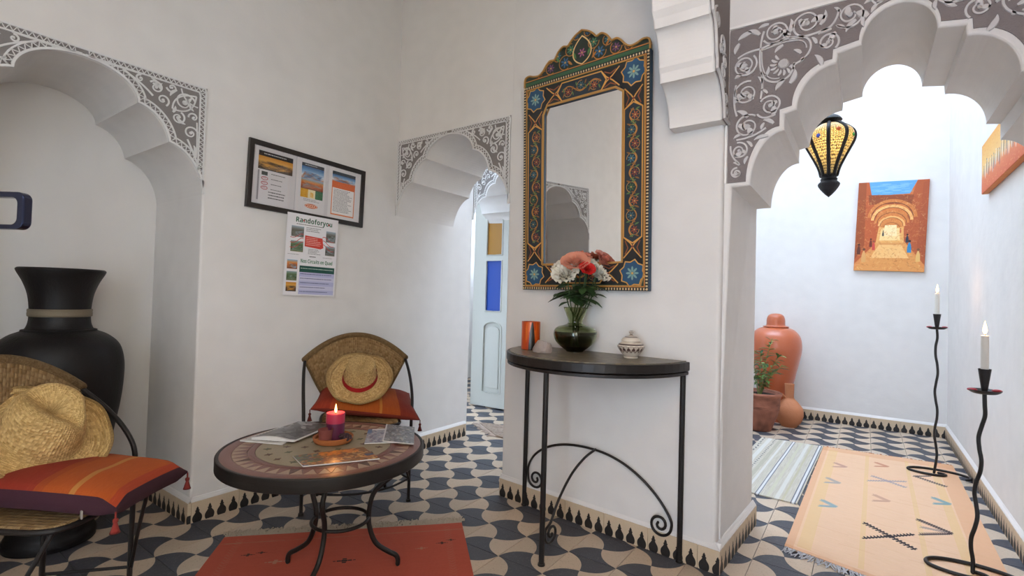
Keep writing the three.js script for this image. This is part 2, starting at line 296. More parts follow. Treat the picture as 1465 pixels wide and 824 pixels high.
const spiral = (x, y, r, a0, turns, dir = 1, k = 0.75, n = 26) => Array.from({ length: n }, (_, i) => { const t = i / (n - 1), a = a0 + dir * t * turns * 6.283, e = r * (1 - k * t); return [x + e * Math.cos(a), y + e * Math.sin(a)]; });
const bez = (a, b, c, n = 14) => Array.from({ length: n }, (_, i) => { const t = i / (n - 1); return [a[0] * (1 - t) ** 2 + 2 * b[0] * t * (1 - t) + c[0] * t * t, a[1] * (1 - t) ** 2 + 2 * b[1] * t * (1 - t) + c[1] * t * t]; });
const leaf = (x, y, a, l, w, h) => ribbon(bez([x, y], [x + l * 0.5 * Math.cos(a + 0.5), y + l * 0.5 * Math.sin(a + 0.5)], [x + l * Math.cos(a), y + l * Math.sin(a)], 9), (t) => 0.002 + w * Math.sin(Math.PI * (0.15 + 0.85 * (1 - t))), h, 0.001);
const disc = (x, y, r, h) => { const g = new THREE.CylinderGeometry(r * 0.8, r, h + 0.0016, 10); g.rotateX(Math.PI / 2); g.translate(x, y, h / 2 + 0.0018); return g; };

function smallSpandrel(wall, at, spring, zFace) {
  const T = 0.46, back = extrude([...SMALL, [0.425, T], [-0.425, T]], 0.003);
  const p = mesh('carved_spandrel', back, carveGrey, wall); p.position.set(at, spring, zFace); p.userData.label = 'carved plaster spandrel with white tracery on grey';
  const h = 0.007, b = [], v = [];
  for (const s of [-1, 1]) {
    const edge = [[s * 0.421, 0.0], [s * 0.421, T - 0.004], [0, T - 0.004]], in1 = [[s * 0.399, 0.1], [s * 0.399, T - 0.026], [s * 0.02, T - 0.026]];
    b.push(ribbon(resample(edge, 0.02), 0.008, h, 0.001), ribbon(resample(in1, 0.02), 0.007, h, 0.001));
    b.push(ribbon(zigzag([[s * 0.41, 0.06], [s * 0.41, T - 0.015]], 0.0095, 0.0085), 0.0062, h * 0.9, 0.001), ribbon(zigzag([[s * 0.41, T - 0.015], [s * 0.02, T - 0.015]], 0.0095, 0.0085), 0.0062, h * 0.9, 0.001));
    const half = SMALL.filter(([x]) => x * s >= -0.001).sort((a, c) => a[1] - c[1]), d = s < 0 ? 1 : -1;
    b.push(ribbon(offsetLine(half, d * 0.005), 0.011, h + 0.001, 0), ribbon(offsetLine(half, d * 0.029).filter(([x, y]) => Math.abs(x) < 0.4 && y < T - 0.03), 0.007, h, 0.001));
    b.push(ribbon(zigzag(offsetLine(half, d * 0.018), 0.0105, 0.009).filter(([x, y]) => Math.abs(x) < 0.412 && y < T - 0.012), 0.0062, h * 0.9, 0.001));
    const X = (e) => s * (0.425 - e), S = (x, y, r, a, t, dir = 1) => { v.push(ribbon(spiral(X(x), y, r, s > 0 ? a : Math.PI - a, t, s * dir), (q) => 0.008 - 0.003 * q, h * 0.85, 0.001), disc(X(x) , y, r * 0.26, h * 0.8)); };
    // tracery of the corner field
    S(0.085, 0.37, 0.042, 0.4, 1.0); S(0.19, 0.398, 0.026, 2.6, 1.2, -1); S(0.165, 0.355, 0.024, 5.2, 1.1); S(0.108, 0.3, 0.027, 1.2, 1.2, -1); S(0.058, 0.25, 0.028, 0.2, 1.2); S(0.135, 0.416, 0.02, 3.4, 1.1); S(0.05, 0.318, 0.02, 3.4, 1.0, -1); S(0.246, 0.414, 0.014, 1.4, 1.1);
    v.push(ribbon(bez([X(0.042), 0.41], [X(0.13), 0.4], [X(0.13), 0.33]), 0.007, h * 0.8, 0.001), ribbon(bez([X(0.042), 0.41], [X(0.05), 0.32], [X(0.13), 0.33]), 0.007, h * 0.8, 0.001), ribbon(bez([X(0.035), 0.365], [X(0.09), 0.37], [X(0.1), 0.425]), 0.006, h * 0.8, 0.001));
    v.push(ribbon(bez([X(0.3), 0.425], [X(0.24), 0.4], [X(0.2), 0.36]), 0.008, h * 0.8, 0.001), ribbon(bez([X(0.03), 0.13], [X(0.05), 0.18], [X(0.07), 0.22]), 0.008, h * 0.8, 0.001), ribbon(bez([X(0.034), 0.15], [X(0.03), 0.2], [X(0.036), 0.3]), 0.006, h * 0.8, 0.001), ribbon(bez([X(0.36), 0.43], [X(0.3), 0.432], [X(0.24), 0.432]), 0.006, h * 0.8, 0.001));
    for (const [x, y, a, l, w] of [[0.21, 0.43, 3.9, 0.05, 0.014], [0.14, 0.38, 2.2, 0.04, 0.012], [0.06, 0.4, 5.5, 0.04, 0.013], [0.045, 0.2, 4.6, 0.04, 0.012], [0.08, 0.28, 0.6, 0.04, 0.012], [0.05, 0.345, 1, 0.03, 0.01], [0.17, 0.42, 6, 0.035, 0.01], [0.12, 0.345, 5, 0.03, 0.011]]) v.push(leaf(X(x), y, s > 0 ? Math.PI - a : a, l, w, h * 0.8));
  }
  mesh('border_relief', b, carveWhite, p); mesh('vine_relief', v, carveWhite, p);
}
smallSpandrel(wallLeft, -1.228, 1.413, 0.0005);
smallSpandrel(wallLeft, 1.445, 1.565, 0.0005);
smallSpandrel(wallDoorway, -0.975, 1.485, 0.0005);
{
  const T = 0.586, back = extrude([...BIG, [0.512, T], [-0.512, T]], 0.003);
  const p = mesh('carved_spandrel', back, carveGreyWarm, wallArchway); p.position.set(1.03, 1.46, 0.0005); p.userData.label = 'grey plaster spandrel carved with pale vine scrolls';
  const v = [], h = 0.006;
  for (const s of [-1, 1]) {
    const X = (e) => s * (0.512 - e);
    const S = (x, y, r, a, t, dir = 1, w = 0.0085) => { v.push(ribbon(spiral(X(x), y, r, s < 0 ? a : Math.PI - a, t, -s * dir, 0.72, 34), (q) => w - 0.002 * q, h, 0.001)); v.push(leaf(X(x) + r * 0.25, y, s < 0 ? a + 2 : 1 - a, r * 0.95, r * 0.6, h), leaf(X(x), y - r * 0.1, s < 0 ? a + 4.2 : -1 - a, r * 0.7, r * 0.5, h), disc(X(x), y, r * 0.22, h)); };
    S(0.157, 0.535, 0.044, 3.6, 1.9); S(0.255, 0.54, 0.046, 4.4, 1.5, -1); S(0.381, 0.532, 0.046, 3.8, 1.5); S(0.055, 0.438, 0.043, 0.8, 1.9, -1); S(0.061, 0.332, 0.046, 1.2, 1.5); S(0.143, 0.27, 0.038, 2.6, 1.5, -1); S(0.067, 0.206, 0.045, 0.9, 1.5); S(0.04, 0.118, 0.032, 1.8, 1.4, -1); S(0.032, 0.035, 0.02, 1.4, 1.3); S(0.319, 0.455, 0.034, 5.4, 1.4); S(0.46, 0.562, 0.02, 2, 1.2);
    const B = (a, b, c, w = 0.0085) => v.push(ribbon(bez([X(a[0]), a[1]], [X(b[0]), b[1]], [X(c[0]), c[1]], 22), w, h, 0.001));
    B([0.107, 0.487], [0.095, 0.345], [0.175, 0.352]); B([0.175, 0.352], [0.215, 0.36], [0.218, 0.41]); B([0.107, 0.487], [0.27, 0.53], [0.268, 0.452]); B([0.268, 0.452], [0.26, 0.41], [0.205, 0.4]);
    B([0.112, 0.475], [0.108, 0.36], [0.172, 0.364], 0.005); B([0.112, 0.48], [0.255, 0.512], [0.255, 0.452], 0.005);
    B([0.107, 0.487], [0.11, 0.53], [0.118, 0.55]); B([0.107, 0.487], [0.06, 0.49], [0.03, 0.47]); B([0.11, 0.4], [0.12, 0.36], [0.11, 0.3]); B([0.2, 0.5], [0.25, 0.49], [0.3, 0.5]); B([0.3, 0.5], [0.34, 0.5], [0.35, 0.56]); B([0.025, 0.37], [0.012, 0.3], [0.03, 0.25]); B([0.1, 0.245], [0.12, 0.215], [0.16, 0.235]); B([0.03, 0.16], [0.09, 0.16], [0.13, 0.19]); B([0.01, 0.14], [0.008, 0.1], [0.04, 0.07]);
    v.push(disc(X(0.184), 0.414, 0.02, h));
    for (let k = 0; k < 9; k++) { const a = 2.2 + k * 0.42; v.push(leaf(X(0.184) + 0.022 * Math.cos(a), 0.414 + 0.022 * Math.sin(a), a, 0.022, 0.009, h)); }
    for (const [x, y, a, l, w] of [[0.03, 0.54, 0.4, 0.05, 0.018], [0.06, 0.565, 5.8, 0.05, 0.02], [0.02, 0.49, 1.2, 0.04, 0.016], [0.205, 0.57, 4.6, 0.05, 0.018], [0.31, 0.57, 4.4, 0.05, 0.016], [0.29, 0.49, 0.2, 0.04, 0.014], [0.37, 0.475, 0.9, 0.045, 0.018], [0.42, 0.48, 1.6, 0.03, 0.012], [0.16, 0.32, 0.9, 0.045, 0.018], [0.03, 0.27, 5.6, 0.05, 0.02], [0.12, 0.22, 5.8, 0.04, 0.016], [0.09, 0.15, 0.2, 0.05, 0.014], [0.22, 0.385, 4.4, 0.05, 0.02], [0.28, 0.42, 5.2, 0.045, 0.018], [0.06, 0.065, 1.2, 0.03, 0.012], [0.24, 0.41, 1, 0.012, 0.012], [0.44, 0.52, 1, 0.03, 0.014], [0.1, 0.565, 0.2, 0.035, 0.014], [0.205, 0.505, 2.4, 0.03, 0.012], [0.155, 0.46, 0.7, 0.035, 0.014], [0.215, 0.455, 5.6, 0.03, 0.014], [0.135, 0.415, 4.4, 0.035, 0.013], [0.02, 0.395, 0.4, 0.03, 0.012], [0.1, 0.385, 5.2, 0.03, 0.012], [0.02, 0.3, 0.6, 0.03, 0.013], [0.11, 0.335, 5.6, 0.03, 0.012], [0.02, 0.165, 0.5, 0.03, 0.012], [0.115, 0.185, 1.2, 0.026, 0.012], [0.065, 0.15, 5.4, 0.03, 0.012], [0.02, 0.075, 5.8, 0.026, 0.011], [0.34, 0.505, 5.8, 0.03, 0.012], [0.27, 0.485, 5.2, 0.03, 0.013], [0.42, 0.555, 0.4, 0.03, 0.012], [0.335, 0.57, 5.4, 0.028, 0.012], [0.48, 0.575, 3.4, 0.028, 0.01]]) v.push(leaf(X(x), y, s < 0 ? a : Math.PI - a, l, w, h));
  }
  mesh('vine_relief', v, carveVine, p);
  mesh('plain_fillet', [ribbon(resample([[-0.52, 0.0], [-0.52, T + 0.008], [0.52, T + 0.008], [0.52, 0]], 0.05), 0.014, 0.006, 0)], plasterPlain, p);
}

// ---------------------------------------------------------------- painted mirror
{
  const W = 0.655, Ht = 0.985, B = 0.125;                 // outer size, rail width
  const o = thing('wall_mirror', 'tall mirror in a painted navy and gold floral frame with scalloped crest', 'mirror', [-0.092, 1.045, -0.2475 + 0.004], -0.0815);
  o.rotation.order = 'YXZ'; o.rotation.x = 0.034;           // hangs with its top off the wall
  const px = 1000 / 1.0, cw = 700, ch = 1210;              // canvas px per metre = 1000; covers x -0.35..0.35, y -0.005..1.205
  const art = canvas(cw, ch, (c) => {
    const r = rng(5), X = (x) => (x + 0.35) * px, Y = (y) => ch - (y + 0.005) * px;
    c.fillStyle = '#12161c'; c.fillRect(0, 0, cw, ch);
    const gold = '#b9782f', gold2 = '#d49a4a';
    const poly = (pts, col, w, close = true) => { c.strokeStyle = col; c.lineWidth = w; c.beginPath(); pts.forEach(([x, y], i) => i ? c.lineTo(X(x), Y(y)) : c.moveTo(X(x), Y(y))); if (close) c.closePath(); c.stroke(); };
    const flower = (x, y, s, col, n = 8) => { for (let k = 0; k < n; k++) { const a = k / n * 6.283; c.save(); c.translate(X(x), Y(y)); c.rotate(a); c.fillStyle = col; c.beginPath(); c.ellipse(s * 0.62 * px, 0, s * 0.42 * px, s * 0.17 * px, 0, 0, 7); c.fill(); c.restore(); } c.fillStyle = '#d8a65a'; c.beginPath(); c.arc(X(x), Y(y), s * 0.2 * px, 0, 7); c.fill(); };
    const leafAt = (x, y, a, s, col) => { c.save(); c.translate(X(x), Y(y)); c.rotate(-a); c.fillStyle = col; c.beginPath(); c.moveTo(0, 0); c.quadraticCurveTo(s * px * 0.5, -s * px * 0.4, s * px, 0); c.quadraticCurveTo(s * px * 0.5, s * px * 0.22, 0, 0); c.fill(); c.restore(); };
    const vine = (x0, y0, x1, y1, n) => {
      const L = Math.hypot(x1 - x0, y1 - y0), ux = (x1 - x0) / L, uy = (y1 - y0) / L;
      c.strokeStyle = gold; c.lineWidth = 5; c.beginPath();
      for (let k = 0; k <= 80; k++) { const s = k / 80, w = 0.017 * Math.sin(s * n * Math.PI); const x = x0 + ux * L * s - uy * w, y = y0 + uy * L * s + ux * w; k ? c.lineTo(X(x), Y(y)) : c.moveTo(X(x), Y(y)); } c.stroke();
      for (let k = 0; k < n; k++) {
        const s = (k + 0.5) / n, sg = k % 2 ? -1 : 1, x = x0 + ux * L * s + uy * 0.008 * sg, y = y0 + uy * L * s - ux * 0.008 * sg, cols = ['#8f3a26', '#2f5f6d', '#a8562c', '#37613a', '#7c2f2a', '#356f84'];
        flower(x, y, 0.017, cols[k % cols.length], 7); c.strokeStyle = gold2; c.lineWidth = 2.5; c.beginPath(); c.arc(X(x), Y(y), 0.021 * px, 0.6 * k, 0.6 * k + 4.4); c.stroke();
        for (let q = 0; q < 4; q++) leafAt(x + ux * 0.02 * (q < 2 ? 1 : -1), y + uy * 0.02 * (q < 2 ? 1 : -1), Math.atan2(uy, ux) + (q % 2 ? 1.2 : -1.2) + (q < 2 ? 0 : 3.1), 0.024, q % 2 ? '#8a5a24' : '#56783f');
      }
    };
    const w2 = W / 2;
    // outer dentil
    for (const [x0, y0, x1, y1] of [[-w2, 0, w2, 0], [-w2, Ht, w2, Ht], [-w2, 0, -w2, Ht], [w2, 0, w2, Ht]]) {
      const L = Math.hypot(x1 - x0, y1 - y0), n = Math.round(L / 0.0135), ix = x0 === x1 ? -Math.sign(x0) * 0.008 : 0, iy = y0 === y1 ? (y0 ? -0.008 : 0.008) : 0;
      for (let k = 0; k < n; k++) { const s = (k + 0.5) / n; c.fillStyle = '#d9c294'; c.beginPath(); c.ellipse(X(x0 + (x1 - x0) * s + ix), Y(y0 + (y1 - y0) * s + iy), x0 === x1 ? 5.5 : 3.6, x0 === x1 ? 3.6 : 5.5, 0, 0, 7); c.fill(); }
    }
    poly(rect(-w2 + 0.018, 0.018, w2 - 0.018, Ht - 0.018), gold, 6); poly(rect(-w2 + 0.024, 0.024, w2 - 0.024, Ht - 0.024), '#253f2c', 5);
    // corner squares
    for (const sx of [-1, 1]) for (const y of [0.074, Ht - 0.074]) {
      const x = sx * (w2 - 0.072); c.fillStyle = '#17496b'; c.beginPath();
      for (let k = 0; k < 16; k++) { const a = k / 16 * 6.283 + 0.196, q = k % 2 ? 0.058 : 0.047; c.lineTo(X(x + q * Math.cos(a)), Y(y + q * Math.sin(a))); } c.closePath(); c.fill(); c.strokeStyle = gold2; c.lineWidth = 5; c.stroke();
      flower(x, y, 0.028, '#7fa09a', 8);
    }
    // rails: cartouche with vine, knots at both ends
    const rail = (x0, y0, x1, y1, n) => {
      const L = Math.hypot(x1 - x0, y1 - y0), ux = (x1 - x0) / L, uy = (y1 - y0) / L, q = 0.041, P = (s, t) => [x0 + ux * s - uy * t, y0 + uy * s + ux * t], pts = [];
      c.fillStyle = '#0e2230'; c.beginPath(); for (const [s, t] of [[0.1, -q], [L - 0.1, -q], [L - 0.075, 0], [L - 0.1, q], [0.1, q], [0.075, 0]]) { const [x, y] = P(s, t); c.lineTo(X(x), Y(y)); pts.push([x, y]); } c.closePath(); c.fill(); poly(pts, gold2, 5.5);
      for (const e of [0, 1]) { const s0 = e ? L : 0, d = e ? -1 : 1; for (const t of [-1, 1]) { poly([P(s0 + d * 0.012, t * q), P(s0 + d * 0.045, t * q * 0.25), P(s0 + d * 0.075, -t * q * 0.25), P(s0 + d * 0.1, -t * q)], gold2, 5.5, false); poly([P(s0 + d * 0.028, t * q * 0.82), P(s0 + d * 0.055, t * q * 0.5), P(s0 + d * 0.085, t * q * 0.82)], '#8c4a26', 5, false); } const [fx, fy] = P(s0 + d * 0.06, 0); c.fillStyle = '#7c2f22'; c.beginPath(); c.arc(X(fx), Y(fy), 5, 0, 7); c.fill(); }
      const a = P(0.1, 0), b = P(L - 0.1, 0); vine(...a, ...b, n);
    };
    rail(-w2 + 0.072, 0.125, -w2 + 0.072, Ht - 0.125, 9); rail(w2 - 0.072, 0.125, w2 - 0.072, Ht - 0.125, 9);
    rail(-w2 + 0.125, 0.074, w2 - 0.125, 0.074, 3); rail(-w2 + 0.125, Ht - 0.074, w2 - 0.125, Ht - 0.074, 3);
    // crest
    c.fillStyle = '#14241d'; c.fillRect(0, 0, cw, Y(Ht + 0.022)); poly([[-w2, Ht + 0.012], [w2, Ht + 0.012]], '#2f5a3b', 16, false); poly([[-w2, Ht + 0.026], [w2, Ht + 0.026]], gold, 5, false);
    for (const s of [-1, 1]) { for (const [x, y, q, col] of [[0.09, 0.06, 0.024, '#2f5f8a'], [0.17, 0.055, 0.02, '#6d3d6a'], [0.06, 0.11, 0.02, '#3f7d5c'], [0.13, 0.1, 0.018, '#2f6f84'], [0.23, 0.045, 0.014, '#8f4a26'], [0.03, 0.165, 0.014, '#35608c']]) { flower(s * x, Ht + y, q, col, 7); c.strokeStyle = gold; c.lineWidth = 4; c.beginPath(); c.arc(X(s * x), Y(Ht + y), q * 1.35 * px, s > 0 ? 0 : 1, s > 0 ? 4 : 5); c.stroke(); } for (const [x, y, a] of [[0.12, 0.07, 1], [0.15, 0.09, 2], [0.2, 0.05, 0.5], [0.05, 0.04, 0.8], [0.25, 0.04, 2.6], [0.09, 0.14, 1.9], [0.03, 0.06, 1.2]]) leafAt(s * x, Ht + y, s > 0 ? a : Math.PI - a, 0.036, R() < 0.5 ? '#b0702c' : '#4b7a3e'); }
    c.strokeStyle = '#e6c083'; c.lineWidth = 6; c.beginPath(); c.moveTo(X(0), Y(Ht + 0.03)); c.bezierCurveTo(X(-0.075), Y(Ht + 0.06), X(-0.05), Y(Ht + 0.12), X(0), Y(Ht + 0.155)); c.bezierCurveTo(X(0.05), Y(Ht + 0.12), X(0.075), Y(Ht + 0.06), X(0), Y(Ht + 0.03)); c.stroke(); flower(0, Ht + 0.08, 0.02, '#b05a86', 6);
  });
  const face = mat(lin(1, 1, 1), 0.4, { map: art, clearcoat: 0.35, clearcoatRoughness: 0.35 });
  const edge = mat(hex('#173a52'), 0.5), goldM = mat(lin(0.5, 0.27, 0.08), 0.45, { metalness: 0.3 });
  const uvm = (g) => planar(flat(g), (x) => (x + 0.35) / 0.7, (x, y) => (y + 0.005) / 1.21);
  const w2 = W / 2, T = 0.022;
  const back = extrude(rect(-w2, 0, w2, Ht), T, { holes: [rect(-w2 + B, B, w2 - B, Ht - B)] });
  mesh('frame_back', back, edge, o);
  const front = uvm(extrude(rect(-w2 + 0.001, 0.001, w2 - 0.001, Ht - 0.001), 0.004, { holes: [rect(-w2 + B, B, w2 - B, Ht - B)], bevel: 0.0015 })); front.translate(0, 0, T);
  const frameM = mesh('frame', front, face, o); frameM.userData.label = 'painted floral frame face';
  const S = [[0, 0.18], [0.035, 0.165], [0.06, 0.145], [0.075, 0.13], [0.1, 0.135], [0.125, 0.12], [0.14, 0.1], [0.15, 0.088], [0.175, 0.09], [0.195, 0.075], [0.215, 0.052], [0.24, 0.038], [0.27, 0.042], [0.295, 0.05], [0.318, 0.045], [0.325, 0.025], [0.325, 0.0]];
  const cs = new THREE.SplineCurve(S.map(([x, y]) => new THREE.Vector2(x, y))).getPoints(60).map((p) => [Math.min(p.x, 0.325), p.y]);
  const crestLine = [...cs.slice(1).reverse().map(([x, y]) => [-x, Ht + y]), ...cs.map(([x, y]) => [x, Ht + y])];
  const crest = uvm(extrude([...crestLine].reverse(), T * 0.9, { bevel: 0.0015 }));
  const crestM = mesh('crest', crest, face, o); crestM.userData.label = 'scalloped painted crest';
  mesh('crest_moulding', ribbon(crestLine, 0.009, 0.006, T * 0.9), goldM, crestM);
  const strip = (q, w, z) => ribbon([...resample([...rect(-w2 + q, q, w2 - q, Ht - q), [-w2 + q, q]], 0.06)], w, 0.005, z);
  mesh('inner_moulding', strip(B - 0.006, 0.011, T + 0.003), goldM, frameM); mesh('outer_moulding', strip(0.021, 0.005, T + 0.003), goldM, frameM);
  mesh('mirror_glass', box(W - 2 * B + 0.004, Ht - 2 * B + 0.004, 0.005, 0, Ht / 2, T * 0.6), mat(lin(0.88, 0.89, 0.9), 0.015, { metalness: 1 }), o);
}

// ---------------------------------------------------------------- poster board and calendar on the niche wall
function photoPatch(c, x, y, w, h, kind, r) {               // small printed landscape pictures
  const g = c.createLinearGradient(0, y, 0, y + h);
  const P = { dusk: ['#c9862c', '#d9a24a', '#4a3527', '#2b2420'], peak: ['#2f5f94', '#7fa5c9', '#e4e8ea', '#b0562c'], desert: ['#7fb0d0', '#d98a45', '#b85a2a', '#7a3f22'], green: ['#8aa3a8', '#5a6f48', '#3c5233', '#7c7a58'], town: ['#9fb2c0', '#6d6a60', '#4c4a42', '#7d7a70'] }[kind];
  P.forEach((k, i) => g.addColorStop(i / (P.length - 1), k)); c.fillStyle = g; c.fillRect(x, y, w, h);
  for (let k = 0; k < 60; k++) { c.globalAlpha = 0.35; c.fillStyle = P[(r() * 4) | 0]; const s = r() * h * 0.2; c.beginPath(); c.moveTo(x + r() * w * 0.9, y + h * (0.3 + 0.65 * r())); c.lineTo(x + Math.min(w, r() * w + s), y + h * (0.35 + 0.5 * r())); c.lineTo(x + r() * w, y + h * (0.5 + 0.5 * r())); c.fill(); } c.globalAlpha = 1;
}
const textLines = (c, x, y, w, n, step, r, col = '#333') => { c.fillStyle = col; for (let k = 0; k < n; k++) { let q = x; const e = x + w * (0.7 + 0.3 * r()); while (q < e) { const l = 4 + r() * 16; c.fillRect(q, y + k * step, Math.min(l, e - q), step * 0.35); q += l + 4; } } };
{
  const W = 0.657, Ht = 0.322;
  const o = thing('poster_board', 'wide black framed board holding three excursion leaflets', 'picture frame', [-1.398, 1.383, 0.2985], Math.PI / 2);
  o.rotation.order = 'YXZ'; o.rotation.z = -0.02; o.rotation.x = 0.01;
  const sheet = canvas(1200, 560, (c, w, h) => {
    const r = rng(12); c.fillStyle = '#d3cfd0'; c.fillRect(0, 0, w, h); c.fillStyle = '#dcd9da'; c.fillRect(430, 0, 330, h); c.fillStyle = '#e2dede'; c.fillRect(800, 0, 400, h);
    c.strokeStyle = '#9a9698'; c.lineWidth = 3; c.beginPath(); c.moveTo(428, 0); c.lineTo(428, h); c.stroke();
    // leaflet one
    c.fillStyle = '#1d1d22'; c.fillRect(50, 40, 340, 48); photoPatch(c, 50, 88, 340, 130, 'dusk', r); textLines(c, 100, 58, 240, 1, 26, r, '#ddd');
    c.fillStyle = '#8f8b90'; c.fillRect(50, 230, 16, 290); c.fillStyle = '#24332c'; c.fillRect(86, 236, 58, 36);
    for (let k = 0; k < 3; k++) { c.strokeStyle = '#a8323a'; c.lineWidth = 6; c.beginPath(); c.ellipse(118, 302 + k * 46, 30, 15, 0, 0, 7); c.stroke(); textLines(c, 100, 296 + k * 46, 36, 1, 16, r, '#a8323a'); }
    for (let k = 0; k < 4; k++) textLines(c, 180, 246 + k * 50, 150, 1, 18, r); textLines(c, 160, 424, 210, 3, 28, r, '#1c1c1c');
    // leaflet two
    c.fillStyle = '#20242c'; c.fillRect(486, 40, 250, 34); textLines(c, 520, 52, 190, 1, 22, r, '#ccc'); photoPatch(c, 486, 74, 250, 140, 'peak', r); photoPatch(c, 486, 200, 250, 110, 'desert', r);
    c.fillStyle = '#d9a32c'; c.fillRect(486, 310, 82, 90); c.fillStyle = '#e9dcae'; c.fillRect(568, 310, 82, 90); c.fillStyle = '#2b6b46'; c.fillRect(650, 310, 86, 90);
    for (let k = 0; k < 90; k++) { c.globalAlpha = 0.4; c.fillStyle = ['#f0c850', '#c78422', '#e0b030'][k % 3]; c.fillRect(488 + r() * 76, 312 + r() * 84, 8, 6); c.fillStyle = '#e7a82c'; c.fillRect(590 + r() * 34, 335 + r() * 50, 8, 6); c.fillStyle = ['#3f8a5a', '#1d4f33'][k % 2]; c.fillRect(652 + r() * 76, 312 + r() * 84, 8, 7); } c.globalAlpha = 1;
    textLines(c, 520, 414, 190, 2, 14, r, '#666'); c.fillStyle = '#c8582c'; c.beginPath(); c.ellipse(612, 482, 72, 24, 0, 0, 7); c.fill(); c.strokeStyle = '#f3e3c8'; c.lineWidth = 4; for (let k = -2; k < 3; k++) { c.beginPath(); c.arc(612 + k * 24, 482, 13, 0, 7); c.stroke(); }
    // leaflet three
    c.fillStyle = '#e07a3a'; c.fillRect(838, 40, 290, 482); c.fillStyle = '#20303c'; c.fillRect(838, 40, 290, 34); photoPatch(c, 838, 74, 290, 84, 'peak', r); c.fillStyle = '#dd6a2c'; c.fillRect(838, 150, 290, 68); c.fillStyle = '#efebe8'; c.fillRect(848, 222, 270, 286); textLines(c, 862, 236, 236, 17, 15, r, '#5b585c');
  });
  const b = 0.024, w2 = W / 2;
  const fr = extrude(rect(-w2, 0, w2, Ht), 0.018, { holes: [rect(-w2 + b, b, w2 - b, Ht - b)], bevel: 0.0025 });
  mesh('frame', fr, mat(lin(0.02, 0.016, 0.014), 0.4), o);
  const pg = planar(flat(box(W - 2 * b + 0.004, Ht - 2 * b + 0.004, 0.004, 0, Ht / 2, 0.006)), (x) => (x + w2 - b) / (W - 2 * b), (x, y) => (y - b) / (Ht - 2 * b));
  mesh('leaflet_sheet', pg, mat(lin(1, 1, 1), 0.6, { map: sheet }), o).userData.label = 'three printed leaflets on pale paper';
  mesh('glass_pane', box(W - 2 * b, Ht - 2 * b, 0.001, 0, Ht / 2, 0.011), mat(lin(1, 1, 1), 0.03, { transmission: 1, thickness: 0, ior: 1.45 }), o);
}
{
  const W = 0.292, Ht = 0.412;
  const o = thing('calendar_poster', 'white tour flyer with green headings hanging below the poster board', 'poster', [-1.39, 0.982, 0.2835], Math.PI / 2);
  o.rotation.order = 'YXZ'; o.rotation.z = -0.012;
  const art = canvas(700, 990, (c, w, h) => {
    const r = rng(9); c.fillStyle = '#e6e4e6'; c.fillRect(0, 0, w, h);
    c.fillStyle = '#235a3c'; c.font = 'bold 84px sans-serif'; c.textAlign = 'center'; c.save(); c.translate(350, 100); c.scale(0.98, 1); c.fillText('Randoforyou', 10, 0); c.restore();
    c.fillStyle = '#b03a34'; c.beginPath(); c.arc(212, 74, 11, 0, 7); c.arc(560, 80, 11, 0, 7); c.fill();
    textLines(c, 120, 120, 480, 1, 20, r, '#4c3c3c'); textLines(c, 250, 150, 210, 3, 20, r, '#555');
    photoPatch(c, 60, 150, 160, 130, 'town', r); photoPatch(c, 60, 330, 160, 130, 'green', r); photoPatch(c, 530, 160, 140, 140, 'town', r); photoPatch(c, 530, 350, 140, 120, 'town', r);
    c.strokeStyle = '#c03434'; c.lineWidth = 7; for (const s of [-1, 1]) for (const y of [0, 60, 120]) { c.beginPath(); c.moveTo(350 + s * 130, 250 + y * 0.7); c.bezierCurveTo(350 + s * 190, 210 + y, 350 + s * 200, 310 + y, 350 + s * 300, 290 + y); c.stroke(); }
    c.fillStyle = '#cf4034'; c.beginPath(); c.moveTo(240, 250); c.lineTo(480, 262); c.lineTo(500, 380); c.lineTo(460, 400); c.lineTo(240, 384); c.closePath(); c.fill(); textLines(c, 258, 272, 210, 5, 21, r, '#f0c0b4'); textLines(c, 290, 412, 180, 4, 18, r, '#666'); textLines(c, 310, 500, 110, 1, 26, r, '#222'); textLines(c, 30, 490, 150, 1, 14, r, '#777'); textLines(c, 500, 500, 170, 1, 14, r, '#777');
    c.fillStyle = '#1d6a3c'; c.font = 'bold 62px sans-serif'; c.textAlign = 'left'; c.save(); c.translate(196, 586); c.scale(0.72, 1); c.fillText('Nos Circuits en Quad', 0, 0); c.restore();
    c.fillStyle = '#1c4f45'; c.fillRect(190, 622, 490, 78); textLines(c, 205, 650, 470, 1, 22, r, '#d8e4dc');
    for (let k = 0; k < 5; k++) { c.fillStyle = k % 2 ? '#c9c9e0' : '#b4b6d8'; c.fillRect(190, 700 + k * 54, 490, 54); textLines(c, 206, 718 + k * 54, 460, 1, 22, r, '#45456a'); }
    photoPatch(c, 30, 560, 130, 110, 'desert', r); photoPatch(c, 30, 700, 130, 110, 'green', r); photoPatch(c, 30, 830, 130, 110, 'dusk', r);
  });
  const g = grid(10, 14, (u, v) => [(u - 0.5) * W, v * Ht, 0.013 - 0.009 * (1 - v) + 0.002 * Math.sin(u * 4)]), g2 = grid(10, 14, (u, v) => [(0.5 - u) * W, v * Ht, 0.0118 - 0.009 * (1 - v) + 0.002 * Math.sin((1 - u) * 4)]);
  g.translate(0, 0, 0); mesh('printed_sheet', g, mat(lin(1, 1, 1), 0.7, { map: art }), o); mesh('sheet_back', g2, mat(lin(0.7, 0.7, 0.7), 0.8), o);
}

